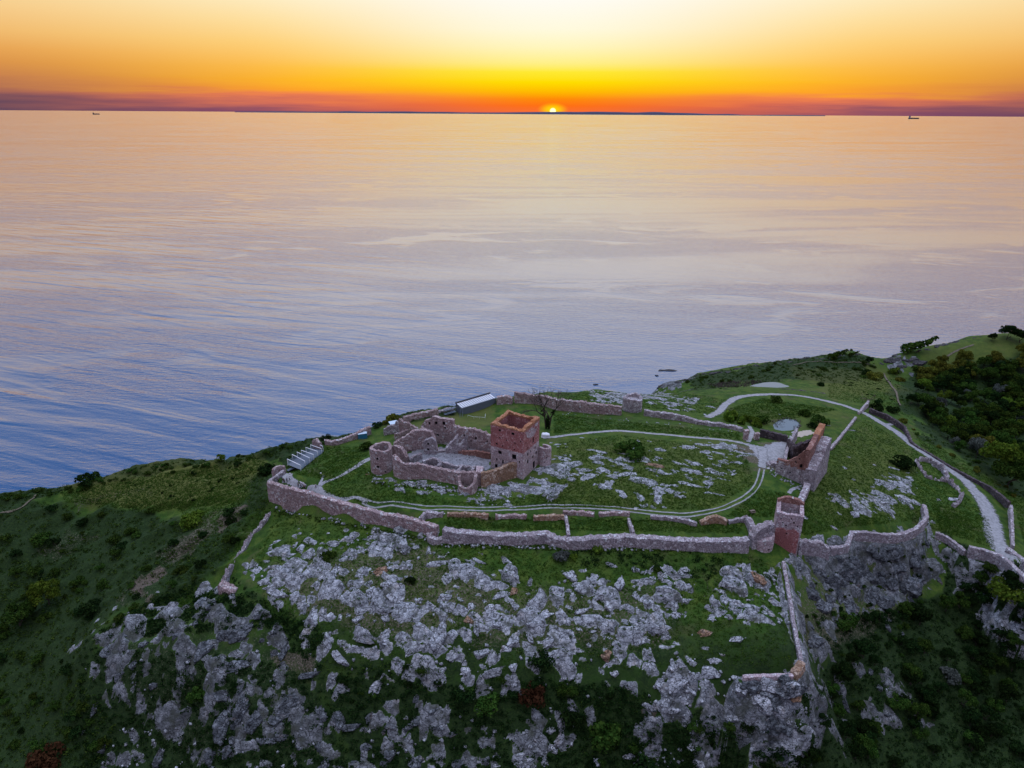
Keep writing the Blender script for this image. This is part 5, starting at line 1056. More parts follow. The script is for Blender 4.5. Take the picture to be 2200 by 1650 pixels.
ship(207,246,15,'small dark cargo ship with cranes on the horizon at the left',True,4); ship(1963,255.5,23,'long low dark cargo ship near the horizon at the right',True)
# bare ivy-clad trunk
x,y,z=gp(1176,921); t=thing('ivy_clad_tree','bare tree with ivy-clad trunk and thin twigs behind the keep','tree',(x,y,z)); rng=np.random.default_rng(3)
mb=MB()
for dx_ in(-.5,.6): branchy(mb,Vector((x+dx_,y,z-.3)),Vector((dx_*.25,0,1)).normalized(),5.8,.5,6,rng,.42)
mb.mk('trunk','bark',t)
lm=[(x+.15*math.sin(k),y,z+.6+k*.62,1.05-.05*k) for k in range(9)]+[(x-1.6,y,z+6.6,.8),(x-2.4,y,z+8.,.7),(x+2.,y,z+7,.9),(x+2.6,y,z+8.2,.7)]
V,Fc=leaves(1500,lm,.22,rng); mk('ivy',V,Fc,'leaf_dark',t)
x,y,z=gp(1866,864); t=thing('dead_branch','pale dead branch lying at the top of the short wall beyond the road','branch',(x,y,z)); mb=MB()
branchy(mb,Vector((x-1,y,z+1.2)),Vector((.9,.1,.25)).normalized(),2.2,.16,3,rng,.7); branchy(mb,Vector((x,y,z+1.2)),Vector((-.9,.1,.4)).normalized(),2.,.14,3,rng,.7); mb.mk('limb','wood',t)
# ================= rocks =================
def slope_euler(x,y,rz,k=.7):
    e=1.2; gx=float(G(x+e,y)-G(x-e,y))/(2*e)*k; gy=float(G(x,y+e)-G(x,y-e))/(2*e)*k
    nv=Vector((-gx,-gy,1)).normalized(); q=Vector((0,0,1)).rotation_difference(nv); return (q.to_matrix()@Matrix.Rotation(rz,3,'Z')).to_euler()
rr=np.random.default_rng(77)
def put_rock(px,py,w,h,a,mat='granite',label=None,group=None,flat=False,grow=1.):
    x,y,z=at(px,py); m=mpp(x,y,z)*grow; l=max(w,h)*m/2; s=min(w,h)*m/2
    if h>w*1.15 and abs(a)<50: a=80 if a>=0 else -80
    a=math.radians(a); dep=.62 if flat else .85; rz=math.atan2(math.sin(a)/dep,math.cos(a)); l*=math.hypot(math.sin(a)/dep,math.cos(a))/.92
    sy=max(s*1.15,l*.38); sz=s*(.62 if flat else 1.5)
    if flat: sy=s/.55
    o=rock(x,y,z,l,sy,sz,rz+(math.pi if rr.uniform()<.5 else 0),mat,'rock_slab' if flat else {'granite_lichen':'cliff_block','granite_dark':'shore_rock'}.get(mat,'rock_outcrop'),label,group,sink=.6 if flat else .5); o.rotation_euler=slope_euler(x,y,rz,.9 if flat else .65)
    return o
def parse(s): return [tuple(float(v) for v in q.split(',')) for q in s.split(';') if q.strip()]
K=.3455
S5=parse('735,285,90,110,60;890,190,40,20,0;1160,215,90,40,-10;1240,195,80,30,-10;1070,310,90,60,0;1440,275,100,50,10;1360,290,80,60,30;600,420,180,110,20;760,430,110,110,45;930,440,90,130,60;520,510,150,90,-10;590,570,180,80,-20;690,590,110,110,20;1060,540,110,50,-10;1210,430,110,90,0;1290,400,140,50,0;1150,570,100,100,40;1310,590,160,90,0;1440,600,80,60,0;1610,580,130,90,35;1260,500,110,50,0;1590,380,170,60,5;1760,355,80,50,-20;1830,370,110,30,-25;1960,440,130,60,-40;1785,645,70,80,0;1885,655,80,65,0;1960,570,120,60,20;1480,690,90,35,15;1250,715,90,60,0;1060,720,100,60,20;1240,660,130,30,5;1755,720,110,70,-40;1800,780,60,90,-30;1940,745,90,90,-40;1590,790,130,200,70;1450,780,110,90,10;1670,810,90,80,30;1240,830,140,90,30;1110,840,130,60,-10;1400,920,160,50,10;1660,940,130,90,20;1830,925,150,80,5;1990,900,100,80,30;1740,1030,150,80,0;1930,1045,150,80,10;1590,1030,90,60,30;970,970,140,80,-35;820,690,110,160,70;920,700,90,80,20;1180,1140,120,80,20')
SL=parse('150,630,60,90,80;90,640,100,110,60;70,740,60,70,60;300,640,60,25,20;330,800,160,110,30;450,690,90,60,20;400,770,90,80,30;540,800,90,40,0;620,900,60,110,70;470,860,60,50,0;560,930,80,60,10;300,1010,220,80,0;120,900,160,130,40;220,820,120,80,20;230,1190,170,90,-5;340,1150,60,120,80;230,1330,140,260,80;350,1230,110,260,75;440,1330,130,120,60;560,1340,110,80,20;790,1060,170,50,5;820,1310,130,150,-60;950,1350,90,140,-60;640,1240,200,120,20;260,1530,80,90,50;150,1580,100,100,40;290,1470,60,60,0;480,1470,170,50,-5;700,1510,70,50,0;830,1500,110,80,20;600,1450,90,80,0;870,1600,120,90,40;1050,1380,140,70,10;1150,1330,100,60,30;1130,1510,110,70,10;1230,1420,40,35,0;1270,1380,80,50,0;1380,1390,120,50,15;1440,1340,110,70,40;1530,1290,100,40,20;1570,1390,120,40,0;1270,1550,110,80,0;1240,1620,60,60,0;1440,1590,130,110,30;1060,1620,70,80,0;1880,1600,80,60,20;1700,1610,110,80,30;1430,1215,70,40,35;1660,1430,60,40,30;-420,1080,110,50,20;-560,1260,50,120,80;-330,1000,90,60,20;-200,1120,80,60,30;-520,1500,110,90,20;-150,1560,80,110,70;-640,1420,60,40,10;-250,880,90,60,0;-60,830,80,60,0;-480,900,90,110,60;-380,820,60,40,0')
S6=parse('350,440,130,90,-30;400,510,50,90,-70;380,570,70,60,0;480,470,90,60,-35;500,540,90,60,10;540,580,110,40,15;620,390,70,40,-20;770,410,80,70,-20;680,490,90,100,60;770,500,130,60,-10;945,450,100,70,0;1065,430,110,75,15;950,530,120,70,0;1060,530,110,60,10;775,575,80,80,10;840,615,90,70,0;990,625,110,70,20;1085,605,60,45,0;1030,705,70,75,0;610,690,80,60,20;450,670,110,50,15;620,630,80,100,60;30,640,70,60,30;110,680,60,40,0;210,690,120,70,30;290,690,90,80,-40;20,540,60,90,60;10,850,130,150,60;110,830,120,60,-40;230,850,160,80,25;160,760,130,40,0;420,780,70,50,-30;510,800,60,30,0;700,740,80,40,-10;840,740,70,40,10;910,780,150,40,-5;820,850,140,50,20;940,840,90,40,0;640,870,90,50,0;580,940,100,100,30;480,880,40,40,0;860,905,40,40,0;870,965,40,50,-60;640,1050,70,60,10;380,1075,60,40,30;320,1100,80,20,5;15,1010,60,80,50;10,1100,50,80,70')
SC=parse('1455,400,80,110,80;1400,390,60,40,0;1540,470,160,70,-30;1620,440,80,30,-30;1350,500,140,50,-10;1310,550,100,50,-10;1660,535,80,50,-25;1580,550,110,30,-15;1360,610,80,40,-25;1470,610,60,30,0;1240,670,110,60,-50;1320,680,110,40,0;1240,715,80,60,0;1490,690,70,50,0;1590,690,130,50,-20;1690,695,120,50,-25;1200,800,140,70,10;1410,840,160,40,0;1210,905,60,30,0;1310,940,50,30,-20;1000,990,50,100,75;1110,1000,130,70,-20;1250,1050,180,100,-10;1260,980,120,40,-15;1020,1100,140,130,40;930,1140,90,80,50;1390,1080,80,50,-10;1420,1140,80,90,-50;1060,1210,130,80,10;950,1240,130,80,20;870,1270,110,60,-20;1120,1170,90,35,-20;1010,1280,150,60,0;1480,1110,120,70,0;1600,1130,150,110,-30;1720,1140,130,140,-30;1560,1230,140,100,-40;1640,1260,110,100,-60;1770,1180,90,100,60;1360,1330,110,60,-15;300,1355,50,60,60;240,1400,110,60,-10;310,1450,80,90,50;250,1510,110,80,-30;60,1560,110,70,20;110,1610,90,60,0;190,1600,80,90,-60;30,1600,60,90,-60;730,1570,90,50,0;790,1590,60,90,70;530,1600,70,80,50;1120,1520,130,40,-10;1170,1610,130,80,-20;1215,1560,40,60,70;1270,1540,50,50,0')
S7=parse('330,390,70,90,60;480,440,110,50,-40;410,520,90,80,-20;430,580,150,50,-20;530,590,80,60,-30;400,750,90,40,-20;430,850,130,90,-20;1100,450,100,90,0;960,380,110,90,-20;850,430,120,60,0;790,270,110,90,0;880,300,90,90,0;1210,480,50,70,-50;1030,600,60,50,-40;930,690,70,60,-30;980,820,40,50,-60;880,760,40,80,-60;610,1040,70,70,-40;710,1060,50,40,0;780,1050,60,60,-40;830,1140,60,60,-40;575,1150,70,90,-50;780,1210,30,50,60;620,1250,50,100,-60;890,1310,60,50,0;1050,1340,90,40,10;1030,1240,50,30,-20;280,1400,90,80,50;250,1580,60,120,80;560,330,120,60,-10;620,420,120,90,-30;700,500,110,90,-40;760,590,110,100,-50;860,620,110,80,-40;680,380,90,80,0;950,250,80,60,0;1050,300,90,60,-20;1130,250,70,50,0')
SP=parse('150,555,80,30,-10;235,575,80,30,-10;180,640,140,25,-20;235,627,40,25,0;380,590,170,30,-18;440,620,60,30,-30;520,660,170,30,-28;620,690,100,40,-10;460,680,150,50,-30;110,745,200,60,-10;280,740,100,50,0;360,725,90,40,0;220,770,270,30,-6;500,750,200,60,-35;620,760,180,60,0;740,790,180,40,-15;770,690,160,50,-10;830,660,120,50,-20;960,670,160,50,-20;1090,680,110,50,20;940,730,140,50,-20;1050,580,100,80,0;960,560,70,30,0;1160,555,150,35,0;1290,560,160,40,-10;1340,600,60,25,0;1160,600,60,40,0;1020,720,180,30,-10;1180,740,170,40,-8;1170,770,90,30,0;1040,770,140,30,-15;1330,740,60,30,-20;870,820,140,50,20;850,890,80,110,75;960,860,170,50,-10;1080,830,180,35,-12;1220,890,220,25,-12;810,960,50,60,70;690,900,50,80,-75;730,960,60,50,-60;560,870,50,90,-60;460,840,90,50,-30;680,975,50,30,0;320,505,80,25,5;410,515,40,15,0;1280,790,90,20,-10')
SB=parse('110,810,120,80,-10;230,870,170,70,-10;370,890,150,80,0;610,940,170,70,10;860,960,200,90,-10;990,990,150,80,-20;1210,1090,110,80,0;1370,1090,260,110,0;1410,1020,150,70,10;1530,1030,110,80,-30;1570,960,120,90,-40;1720,950,230,140,-30;1660,1050,120,60,-20;1650,1120,90,70,-40;1900,890,170,80,-20;2030,890,100,110,-50;2010,970,180,60,-10;2100,800,200,90,0;1340,1150,120,30,0')
S3=parse('630,955,50,60,0;655,890,40,30,0;840,1055,90,50,-10;905,1070,70,40,-10;945,965,80,30,-10;1010,1045,90,50,0;870,1180,90,40,-10;1060,1220,60,60,0;930,1260,90,50,-50;690,1250,80,60,-30;1040,1110,60,60,0;550,1330,80,30,-15;820,940,60,20,-10;670,720,80,20,0;530,690,50,15,0;220,620,60,20,0;370,1270,60,40,-20;1340,1080,70,90,60;1330,1160,100,50,10;1230,1165,60,40,0;1470,1150,50,40,0')
SR=parse('530,205,190,40,0;450,250,90,30,0;800,190,140,40,-10;940,235,200,60,-5;920,310,140,50,-10;1200,300,150,60,-10;1150,350,100,60,-20;760,270,40,20,0')
def place(lst,x0,y0,k,label,group,mat='granite',flat=False,grow=1.):
    for X,Y,w,h,a in lst:
        mt='granite_rust' if (mat=='granite' and rr.uniform()<.04) else mat
        put_rock(x0+X*k,y0+Y*k,w*k,h*k,a,mt,label,group,flat,grow)
place(S5,400,1080,K,'pale blue-grey cracked granite outcrop on the left half of the slope below the ring wall','outcrops on the left half of the slope',grow=1.12)
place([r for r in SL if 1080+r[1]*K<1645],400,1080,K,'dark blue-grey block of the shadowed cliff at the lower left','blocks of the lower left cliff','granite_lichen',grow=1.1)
place(S6,1100,1080,K,'pale blue-grey granite outcrop in the middle of the slope below the ring wall','outcrops in the middle of the slope',grow=1.12)
place(SC,1100,1080,K,'pale granite outcrop on the slope left of the long thin wall','outcrops left of the long thin wall',grow=1.12)
place(S7,1600,1080,K,'weathered granite block on the steep ground right of the long thin wall','blocks right of the long thin wall','granite_lichen')  # shade of the steep ground put into the rock colour
place(SP,1150,780,.318,'flat ice-worn granite slab in the castle lawn','slabs in the castle lawn',flat=True,grow=1.2)
place(SB,770,860,.19545,'smooth grey granite boss at the foot of the castle walls','rocks at the foot of the castle',grow=.9)
place(S3,1600,680,.3394,'small grey outcrop in the bright grass right of the gate tower','outcrops on the right grass slope')
place(SR,1150,780,.318,'pale rounded rock slab behind the far ring wall','slabs behind the far ring wall',flat=True)
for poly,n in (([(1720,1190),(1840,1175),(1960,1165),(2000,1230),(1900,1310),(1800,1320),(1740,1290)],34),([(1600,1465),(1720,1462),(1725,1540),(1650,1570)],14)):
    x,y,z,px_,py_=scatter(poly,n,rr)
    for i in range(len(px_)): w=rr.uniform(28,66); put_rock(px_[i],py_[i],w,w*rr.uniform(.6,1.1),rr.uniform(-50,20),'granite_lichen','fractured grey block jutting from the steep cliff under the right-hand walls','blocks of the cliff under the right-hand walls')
for X,Y,w,h,a in parse('630,130,150,60,5;470,160,60,25,0;790,145,130,50,0;600,118,70,24,0;700,140,60,40,0'): put_rock(1150+X*.318,780+Y*.318,w*.318,h*.318,a,'granite_dark','black wet rock on the beach behind the far ring wall','wet rocks on the beach')
for X,Y,w,h,a,lab in((1437,796,36,5,0,'longest of the low black reefs off the beach'),(1418,796.5,16,4,0,'short black reef left of the longest reef'),(1412,807.5,12,3.5,0,'small black reef nearest the beach'),(1278,826.5,16,3,0,'black reef left of the beach rocks')):
    x,y=[float(v) for v in P(X,Y,0)]; m=mpp(x,y,0); rock(x,y,.2,w*m/1.8,h*m*1.6,1.4,0,'granite_dark','sea_rock',lab,None)
for (p0,p1,nn_,w0,w1,lab,gr) in (((1480,812),(1880,776),26,10,30,'dark rock on the rim of the far coast','rocks on the rim of the far coast'),((1285,833),(1480,822),22,10,34,'black wet rock on the beach behind the far ring wall','wet rocks on the beach'),((1900,770),(2120,726),14,12,32,'dark rock on the rim of the far right headland','rocks on the far right headland')):
    for k in range(nn_):
        t=(k+rr.uniform(-.4,.4))/nn_; X=p0[0]+(p1[0]-p0[0])*t; Y=np.interp(X,[q[0] for q in SKY_R],[q[1] for q in SKY_R])+rr.uniform(2,9) if X>1420 else p0[1]-abs(rr.normal())*5
        hh=hit([X],[Y]); 
        if not hh[3][0] or hh[1][0]>560: continue
        w=rr.uniform(w0,w1); put_rock(X,float(Y),w,w*rr.uniform(.35,.7),rr.uniform(-25,25),'granite_dark',lab,gr)
for X,Y,w,h,a in((1925,775,50,26,0),(1955,770,60,30,0),(1980,780,40,24,0),(1940,790,50,20,0)): put_rock(X,Y,w,h,a,'granite_dark','dark brown headland crag by the far coast','crags of the far headland')
# loose stones
V=[];Fc=[];b=0
cube=np.array([(-1,-1,-1),(1,-1,-1),(1,1,-1),(-1,1,-1),(-.7,-.7,.8),(.8,-.6,.9),(.6,.8,.7),(-.8,.6,.9)])*.5; cf=np.array([(3,2,1,0),(4,5,6,7),(0,1,5,4),(1,2,6,5),(2,3,7,6),(3,0,4,7)])
for poly,st,so in ROCK[:10]+ROCK[14:16]:
    n=int(150*st) if poly[0][1]>1100 else 60
    x,y,z,_,_=scatter(poly,n,rr)
    for i in range(len(x)):
        s=rr.uniform(.25,.95)*(1 if poly[0][1]>1100 else .6); R=np.array(Euler((rr.normal()*.4,rr.normal()*.4,rr.uniform(0,6))).to_matrix())
        V.append((cube*np.array([s*1.3,s,s*.8])*rr.uniform(.75,1.2,(8,3)))@R.T+np.array([x[i],y[i],z[i]+s*.12])); Fc.append(cf+b); b+=8
for poly,n,sz in (([(590,1090),(780,1124),(920,1158),(920,1166),(780,1134),(590,1098)],90,.5),([(940,1166),(1250,1174),(1610,1178),(1610,1186),(1250,1182),(940,1176)],150,.5),([(800,1028),(980,1046),(1040,1056),(1120,1040),(1120,1050),(1040,1068),(980,1058),(800,1040)],110,.5),([(900,972),(1040,975),(1040,1000),(930,995)],90,.4),([(1650,990),(1690,1030),(1730,1050),(1725,1060),(1640,1010)],60,.45),([(1200,884),(1590,924),(1590,930),(1200,890)],60,.4)):
    x,y,z,_,_=scatter(poly,n,rr)
    for i in range(len(x)):
        s=rr.uniform(.3,1.1)*sz*1.5; R=np.array(Euler((rr.normal()*.4,rr.normal()*.4,rr.uniform(0,6))).to_matrix())
        V.append((cube*np.array([s*1.3,s,s*.8])*rr.uniform(.75,1.2,(8,3)))@R.T+np.array([x[i],y[i],z[i]+s*.15])); Fc.append(cf+b); b+=8
o=mk('loose_stones',np.concatenate(V),np.concatenate(Fc),'granite'); tag(o,'scattered pale stones in the grass between the outcrops','stones',kind='stuff')
# ================= plants =================
def ap(px,py,w,mat,label,cat='bush',shape='bush',name='bush',**k): return at_plant(name,label,cat,px,py,w,mat,shape,**k)
ap(1355,976,74,'leaf_green','round bright green bush standing alone on the castle lawn',h=.95)
ap(1665,863,28,'leaf_green','small round bush on the inner side of the looping gravel road')
ap(1641,912,42,'leaf_green','tall bush left of the lily pond'); ap(1733,892,36,'leaf_green','dark round bush right of the lily pond, farther one'); ap(1759,908,42,'leaf_green','broad bush right of the lily pond, behind the gable'); ap(1746,920,26,'leaf_dark','low dark bush hard behind the brick gable')
for q,lab in(((1560,902,46),'lime green bramble at the left end of the hedge mound'),((1588,906,54),'lime green bramble in the middle of the hedge mound'),((1614,911,50),'lime green bramble at the gateway end of the hedge mound')): ap(*q,'leaf_lime',lab,shape='low',name='bramble',h=1.6)
ap(700,945,26,'leaf_dark','dark round bush behind the wall next to the white frames'); ap(792,966,38,'leaf_green','round bush between blue container and round tower')
ap(850,903,44,'leaf_gold','golden bush on the sea edge behind the castle'); ap(833,908,26,'leaf_gold','smaller golden bush left of the big golden one'); ap(812,917,26,'leaf_dark','dark bush at the end of the low sea-facing wall')
ap(470,988,28,'leaf_lime','light green bush on the left skyline'); ap(425,983,30,'leaf_grey','pale leafless-looking grey bush on the left skyline'); ap(190,1036,52,'leaf_dark','big dark bush on the far left skyline'); ap(512,1000,20,'leaf_dark','dark bush just right below the light green skyline bush')
ap(1930,995,66,'leaf_dark','wide dark bush on the bright grass beside the gravel road',h=.7); ap(1766,829,22,'leaf_dark','small dark bush above the reed pond'); ap(1861,805,26,'leaf_dark','dark bush left of the golden thorn'); ap(1881,815,40,'leaf_gold','golden thorn bush at the start of the earth path'); ap(1926,805,34,'leaf_lime','light green bush below the dark headland crag'); ap(1934,818,24,'leaf_gold','low golden bush right of the earth path')
ap(1882,880,34,'leaf_dark','dark round bush outside the mossy wall, nearer one'); ap(1919,886,32,'leaf_dark','dark round bush outside the mossy wall, right one'); ap(1890,866,22,'leaf_dark','small dark bush behind the nearer round bush'); ap(1943,908,26,'leaf_gold','yellowish bush beside the bend of the mossy wall')
for q,lab in(((1797,770,52),'wind-bent tree on the first coastal knoll'),((1831,764,26),'small wind-bent tree on top of the coastal knoll'),((1968,756,80),'long wind-bent tree leaning out over the sea')): ap(*q,'leaf_mid',lab,'tree','wind','windswept_tree',rz=.1)
ap(1866,781,18,'leaf_dark','lone small tree right of the coastal knoll','tree','tree','tree')
for q,lab in(((2130,733,22),'dark upright tree on the right skyline'),((2162,730,40),'broad dark tree on the right skyline'),((2190,736,40),'dark tree at the far right end of the skyline')): ap(*q,'leaf_dark',lab,'tree','tree','tree')
ap(1205,1196,44,'leaf_grey','grey-green bush under the middle of the ring wall'); ap(1232,1200,24,'leaf_lime','yellow-green bush beside the grey-green one'); ap(1283,1183,26,'leaf_lime','yellow-green bush under the ring wall, right of the grey-green one'); ap(880,1256,34,'leaf_dark','dark bush in the rocks below the half-round turret'); ap(1412,1224,20,'leaf_green','small green bush between two outcrops'); ap(705,1200,38,'leaf_green','round green bush among the upper left outcrops')
ap(1140,1505,66,'leaf_rust','rust-red bush in the dark thicket at the bottom centre',h=1.25); ap(1062,1525,80,'leaf_green','big green bush left below the rust-red bush'); ap(1310,1590,110,'leaf_green','big green bush at the bottom, right of the centre'); ap(1000,1500,60,'leaf_dark','dark bush under the row of rounded rocks'); ap(1165,1425,60,'leaf_dark','dark grey-green bush among the central outcrops'); ap(1380,1650,80,'leaf_dark','dark bush at the bottom edge'); ap(1230,1545,60,'leaf_dark','dark bush between the rust-red bush and the big green one')
ap(2165,1285,95,'leaf_lime','bright green bush below the stone bridge'); ap(420,1122,56,'leaf_lime','yellow-green bush at the top of the bare earth strip'); ap(395,1140,44,'leaf_lime','second yellow-green bush, just left of the first'); ap(95,1165,56,'leaf_green','round green bush in the left hollow'); ap(105,1300,70,'leaf_lime','yellow-green tree crown in the dark left hollow','tree','tree','tree'); ap(200,1310,50,'leaf_dark','teal dark round bush in the left hollow'); ap(45,1345,70,'leaf_green','green tree crown at the left edge','tree','tree','tree'); ap(430,1500,60,'leaf_green','ivy-green bush in the cleft of the lower left cliff'); ap(1815,1340,60,'leaf_green','green bush on the cliff right of the thin wall'); ap(110,1640,90,'leaf_rust','brownish bush at the bottom left corner'); ap(2030,1460,60,'leaf_grey','pale grey-green bush in the lower right wood'); ap(575,1020,56,'leaf_dark','dark bush outside the left bastion')
ap(2102,975,56,'leaf_gold','golden tree in the valley by the mossy wall','tree','tree','tree'); ap(2140,1015,88,'leaf_lime','round light green tree below the mossy wall','tree','tree','tree'); ap(2165,1045,80,'leaf_green','green tree at the right edge below the road','tree','tree','tree')
rs=np.random.default_rng(5)
def grove(poly,n,r,mats,name,label,cat,shape,group,h=1.,pick=None):
    x,y,z,px,py=scatter(poly,n,rs)
    for i in range(len(x)):
        mt=pick(px[i],py[i]) if pick else mats[rs.integers(len(mats))]
        plant(name,label,cat,float(x[i]),float(y[i]),rs.uniform(*r),mt,shape,group,h*rs.uniform(.85,1.2))
def fpick(px,py):
    edge=np.interp(px,[1960,2000,2110,2200],[810,790,775,775]); t=py-edge
    if t<34 and rs.uniform()<.75: return 'leaf_gold'  # low sunlight on the wood's upper edge, painted as gold leaf colour
    return ['leaf_mid','leaf_lime' if rs.uniform()<.3 else 'leaf_mid','leaf_green','leaf_dark','leaf_grey' if rs.uniform()<.15 else 'leaf_mid','leaf_mid'][rs.integers(6)]
grove([(1962,812),(1990,785),(2110,768),(2210,765),(2210,1040),(2150,1005),(2080,985),(2000,930),(1955,870)],225,(2.6,5.2),None,'broadleaf_tree','tree of the dense wood filling the valley right of the gravel road','tree','tree','trees of the right valley',pick=fpick)
grove([(2210,765),(2400,770),(2450,1080),(2210,1040)],50,(2.6,5.2),None,'broadleaf_tree','tree of the dense wood filling the valley right of the gravel road','tree','tree','trees of the right valley',pick=fpick)
grove([(1770,1470),(1860,1340),(2040,1290),(2050,1200),(2110,1200),(2210,1270),(2210,1650),(1720,1650),(1750,1540)],95,(1.8,3.6),['leaf_dark','leaf_dark','leaf_dark','leaf_green'],'broadleaf_tree','dark tree of the steep wood in the lower right corner','tree','tree','trees of the lower right wood')
grove([(0,1090),(200,1095),(330,1095),(430,1130),(560,1030),(580,1060),(480,1210),(300,1320),(180,1420),(240,1600),(0,1650)],110,(.6,3.),['leaf_mid','leaf_mid','leaf_green','leaf_dark'],'bush','dark bush of the overgrown hollow at the left','bush','bush','bushes of the left hollow')
grove([(0,1066),(150,1047),(300,1006),(480,986),(640,950),(640,962),(480,1000),(300,1024),(150,1062),(0,1082)],60,(1.,2.),['leaf_mid','leaf_mid','leaf_green'],'hedge_shrub','dark hedge bush along the left skyline','bush','bush','hedge along the left skyline',.8)
grove([(240,1040),(400,1010),(560,985),(600,1000),(540,1050),(400,1090),(330,1075)],26,(.7,1.6),['leaf_dark','leaf_green'],'bush','small bush dotted over the left meadow','bush','low','bushes on the left meadow')
grove([(1440,820),(1560,795),(1830,757),(1890,785),(1850,815),(1700,815),(1560,826)],34,(1.2,2.6),['leaf_mid'],'scrub_bush','dark scrub bush on the far coastal slope','bush','bush','bushes on the far coastal slope',.8)
grove([(700,1460),(900,1430),(1000,1480),(1090,1460),(1380,1490),(1400,1555),(1600,1560),(1700,1600),(1700,1650),(1250,1650),(1260,1570),(1200,1510),(900,1490),(760,1530)],48,(.9,2.2),['leaf_dark','leaf_dark','leaf_green'],'thicket_bush','dark bush of the thicket across the bottom of the slope','bush','bush','bushes across the bottom')
grove([(1700,1330),(1800,1310),(1990,1290),(1990,1400),(1780,1440),(1740,1420)],26,(.8,1.7),['leaf_dark','leaf_green'],'cliff_shrub','bush clinging to the cliff right of the thin wall','bush','bush','bushes on the right cliff')
grove([(1740,1200),(1830,1185),(1990,1170),(2010,1280),(1860,1310),(1750,1290)],26,(.5,1.3),['leaf_dark','leaf_mid'],'cliff_shrub','shrub rooted in the cliff under the right-hand parapet','bush','bush','shrubs under the right-hand parapet')
grove([(1780,825),(1950,815),(1960,870),(1870,850),(1790,845)],16,(.8,1.6),['leaf_dark','leaf_green'],'bush','small bush dotted over the slope beyond the gravel road','bush','low','bushes beyond the gravel road')
grove([(1950,915),(1985,950),(2070,1000),(2150,1045),(2180,1075),(2200,1050),(2100,990),(2000,930)],30,(.8,1.8),['leaf_green','leaf_dark','leaf_gold'],'bush','small bush between the mossy road wall and the valley wood','bush','bush','bushes outside the mossy wall')
# undergrowth, reeds and turf
def cover(name,label,cat,polys,mat,n,per,rad,size,seed,hgt=.5,msk_=0):
    rng=np.random.default_rng(seed); Vs=[]
    for poly,wt in polys:
        x,y,z,_,_=scatter(poly,int(n*wt),rng)
        keep=rng.uniform(size=len(x))<(.9 if not msk_ else np.clip((GM(mS,x,y)*(1-GM(ROCKA,x,y)) if msk_==1 else 1-GM(mS,x,y)*1.2-GM(ROCKA,x,y)*.8)+fbm(x/5,y/5,seed,3)*.5,0,1)); x,y,z=x[keep],y[keep],z[keep]; m=len(x); R=rng.uniform(*rad,m)
        d=rng.normal(size=(m,per,3)); d/=np.linalg.norm(d,axis=2)[...,None]; d[...,2]=np.abs(d[...,2])
        c=np.stack([x,y,z],1)[:,None,:]+d*(R[:,None]*rng.uniform(.6,1.05,(m,per)))[...,None]*np.array([1,1,hgt])
        nn=d+rng.normal(size=d.shape)*.6; nn/=np.linalg.norm(nn,axis=2)[...,None]; a=np.cross(nn,rng.normal(size=d.shape)); a/=np.linalg.norm(a,axis=2)[...,None]; b=np.cross(nn,a)
        s=(size*rng.uniform(.6,1.3,(m,per)))[...,None]; a=a*s;b=b*s*.7
        Vs.append(np.stack([c-a-b*.4,c+a*.2-b,c+a+b*.3,c-a*.3+b],2).reshape(-1,3))
    V=np.concatenate(Vs); o=mk(name,V,np.arange(len(V)).reshape(-1,4),mat); return tag(o,label,cat,kind='stuff')
cover('undergrowth','bramble and bracken over the left flank of the headland','undergrowth',[(SCRUB[0][0],1.),(SCRUB[1][0],.3),(SCRUB[9][0],.4),(SCRUB[10][0],1.6)],'leaf_mid',3000,20,(.5,1.3),.24,13,msk_=1)
cover('undergrowth','dark bramble and ivy undergrowth over the lower slopes','undergrowth',[(SCRUB[2][0],.25),(SCRUB[3][0],1.2),(SCRUB[4][0],.9),(SCRUB[5][0],.5),(SCRUB[7][0],.15),(SCRUB[8][0],1.4),(SCRUB[10][0],.3),(SCRUB[6][0],.12)],'leaf_dark',3400,22,(.5,1.3),.24,3,msk_=1)
cover('undergrowth','scattered brighter green scrub over the slopes','undergrowth',[(SCRUB[0][0],.5),(SCRUB[2][0],.3),(SCRUB[8][0],.5),([(580,1100),(900,1160),(1600,1190),(1690,1220),(1700,1430),(1400,1440),(700,1430),(560,1300)],.5)],'leaf_green',1100,16,(.35,.9),.2,4,msk_=0)
cover('reeds','brown reed bed along the left of the upper pond','reeds',[([(1520,826),(1600,818),(1640,820),(1605,832),(1540,834)],1.)],'reed',260,14,(.4,.8),.22,5,2.2)
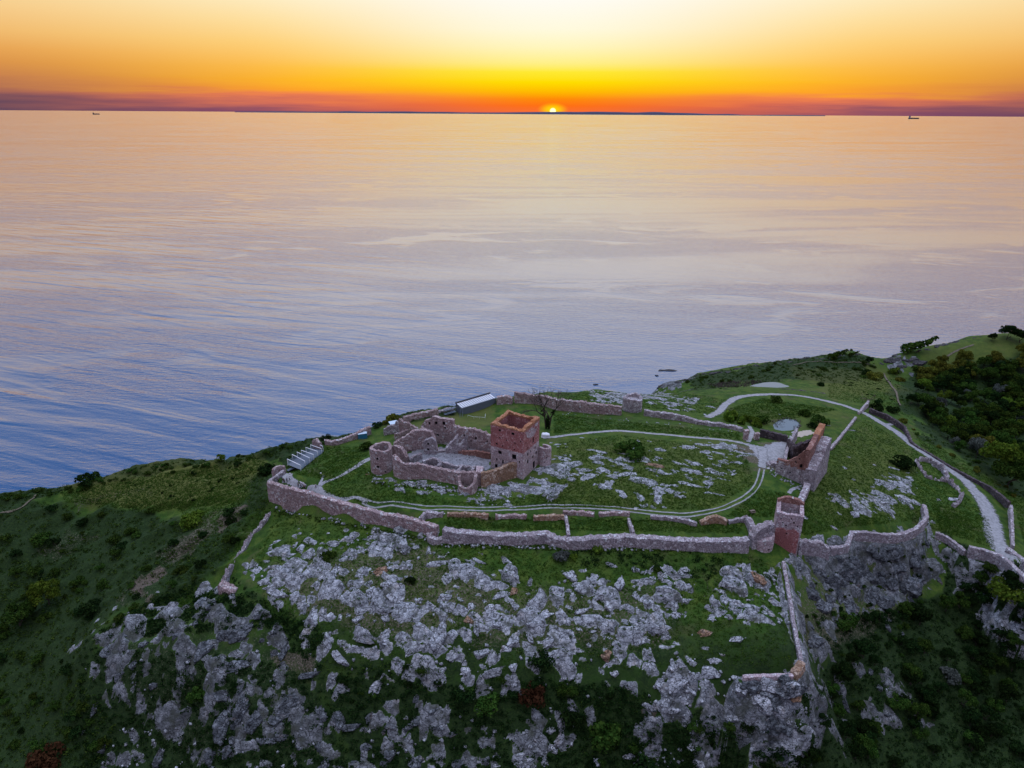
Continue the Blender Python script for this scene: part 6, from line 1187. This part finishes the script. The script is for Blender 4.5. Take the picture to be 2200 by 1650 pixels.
cover('reeds','dead reeds standing in the lily pond','reeds',[([(1663,912),(1676,904),(1692,906),(1686,920),(1668,922)],.6),([(1700,921),(1718,912),(1722,918),(1706,927)],.3),([(1655,905),(1690,897),(1720,905),(1722,910),(1690,901),(1662,909)],.5)],'reed',110,9,(.3,.6),.16,25,1.8)
cover('weeds','dark weeds and nettles along the foot of the ring wall','weeds',[([(590,1092),(920,1156),(920,1166),(590,1104)],1.),([(940,1164),(1250,1173),(1610,1178),(1610,1188),(1250,1184),(940,1178)],1.5),([(960,1110),(1600,1116),(1600,1122),(960,1117)],.8),([(800,1034),(980,1050),(980,1058),(800,1044)],.4)],'leaf_mid',330,12,(.25,.6),.16,31,.6)
LAWN=[([(190,1375),(300,1300),(430,1255),(480,1275),(480,1310),(300,1330)],.3),([(1960,925),(2060,985),(2200,1070),(2200,1170),(2180,1090),(2100,1035),(1990,975)],.25),([(1780,800),(1960,812),(1965,900),(1870,870),(1780,855)],.35),([(1190,845),(1290,842),(1400,832),(1560,858),(1530,890),(1400,878),(1200,856)],.25),([(380,1085),(560,1030),(585,1090),(500,1200),(380,1250),(420,1150)],.4),([(700,1060),(690,1000),(760,965),(830,1040),(1000,1080),(1180,1060),(1200,950),(1330,935),(1600,965),(1620,1040),(1520,1095),(1100,1088),(780,1080)],1.),([(950,1115),(1600,1118),(1590,1145),(960,1135)],.25),([(1190,890),(1590,930),(1590,945),(1330,922),(1190,932)],.3),([(1720,1090),(1790,960),(1860,900),(2000,990),(2110,1100),(2080,1160),(1950,1120),(1830,1130),(1730,1150)],.9),([(600,1100),(930,1160),(1600,1185),(1690,1230),(1700,1430),(1400,1440),(700,1440),(560,1300),(540,1200)],1.7),([(1690,1060),(1730,1090),(1730,1150),(1660,1110),(1560,1110),(1630,1050)],.15),([(2000,1080),(2120,1110),(2140,1180),(2020,1140)],.15),([(600,1010),(690,960),(790,960),(790,980),(690,1030)],.2),([(130,1052),(560,982),(592,1010),(520,1080),(330,1098),(140,1078)],.8),([(1560,880),(1640,856),(1800,880),(1700,900),(1560,900)],.3)]
cover('grass','tufted grass of the castle lawns and slopes','grass',LAWN,'grass_blade',12500,7,(.25,.7),.15,6,.35,2)
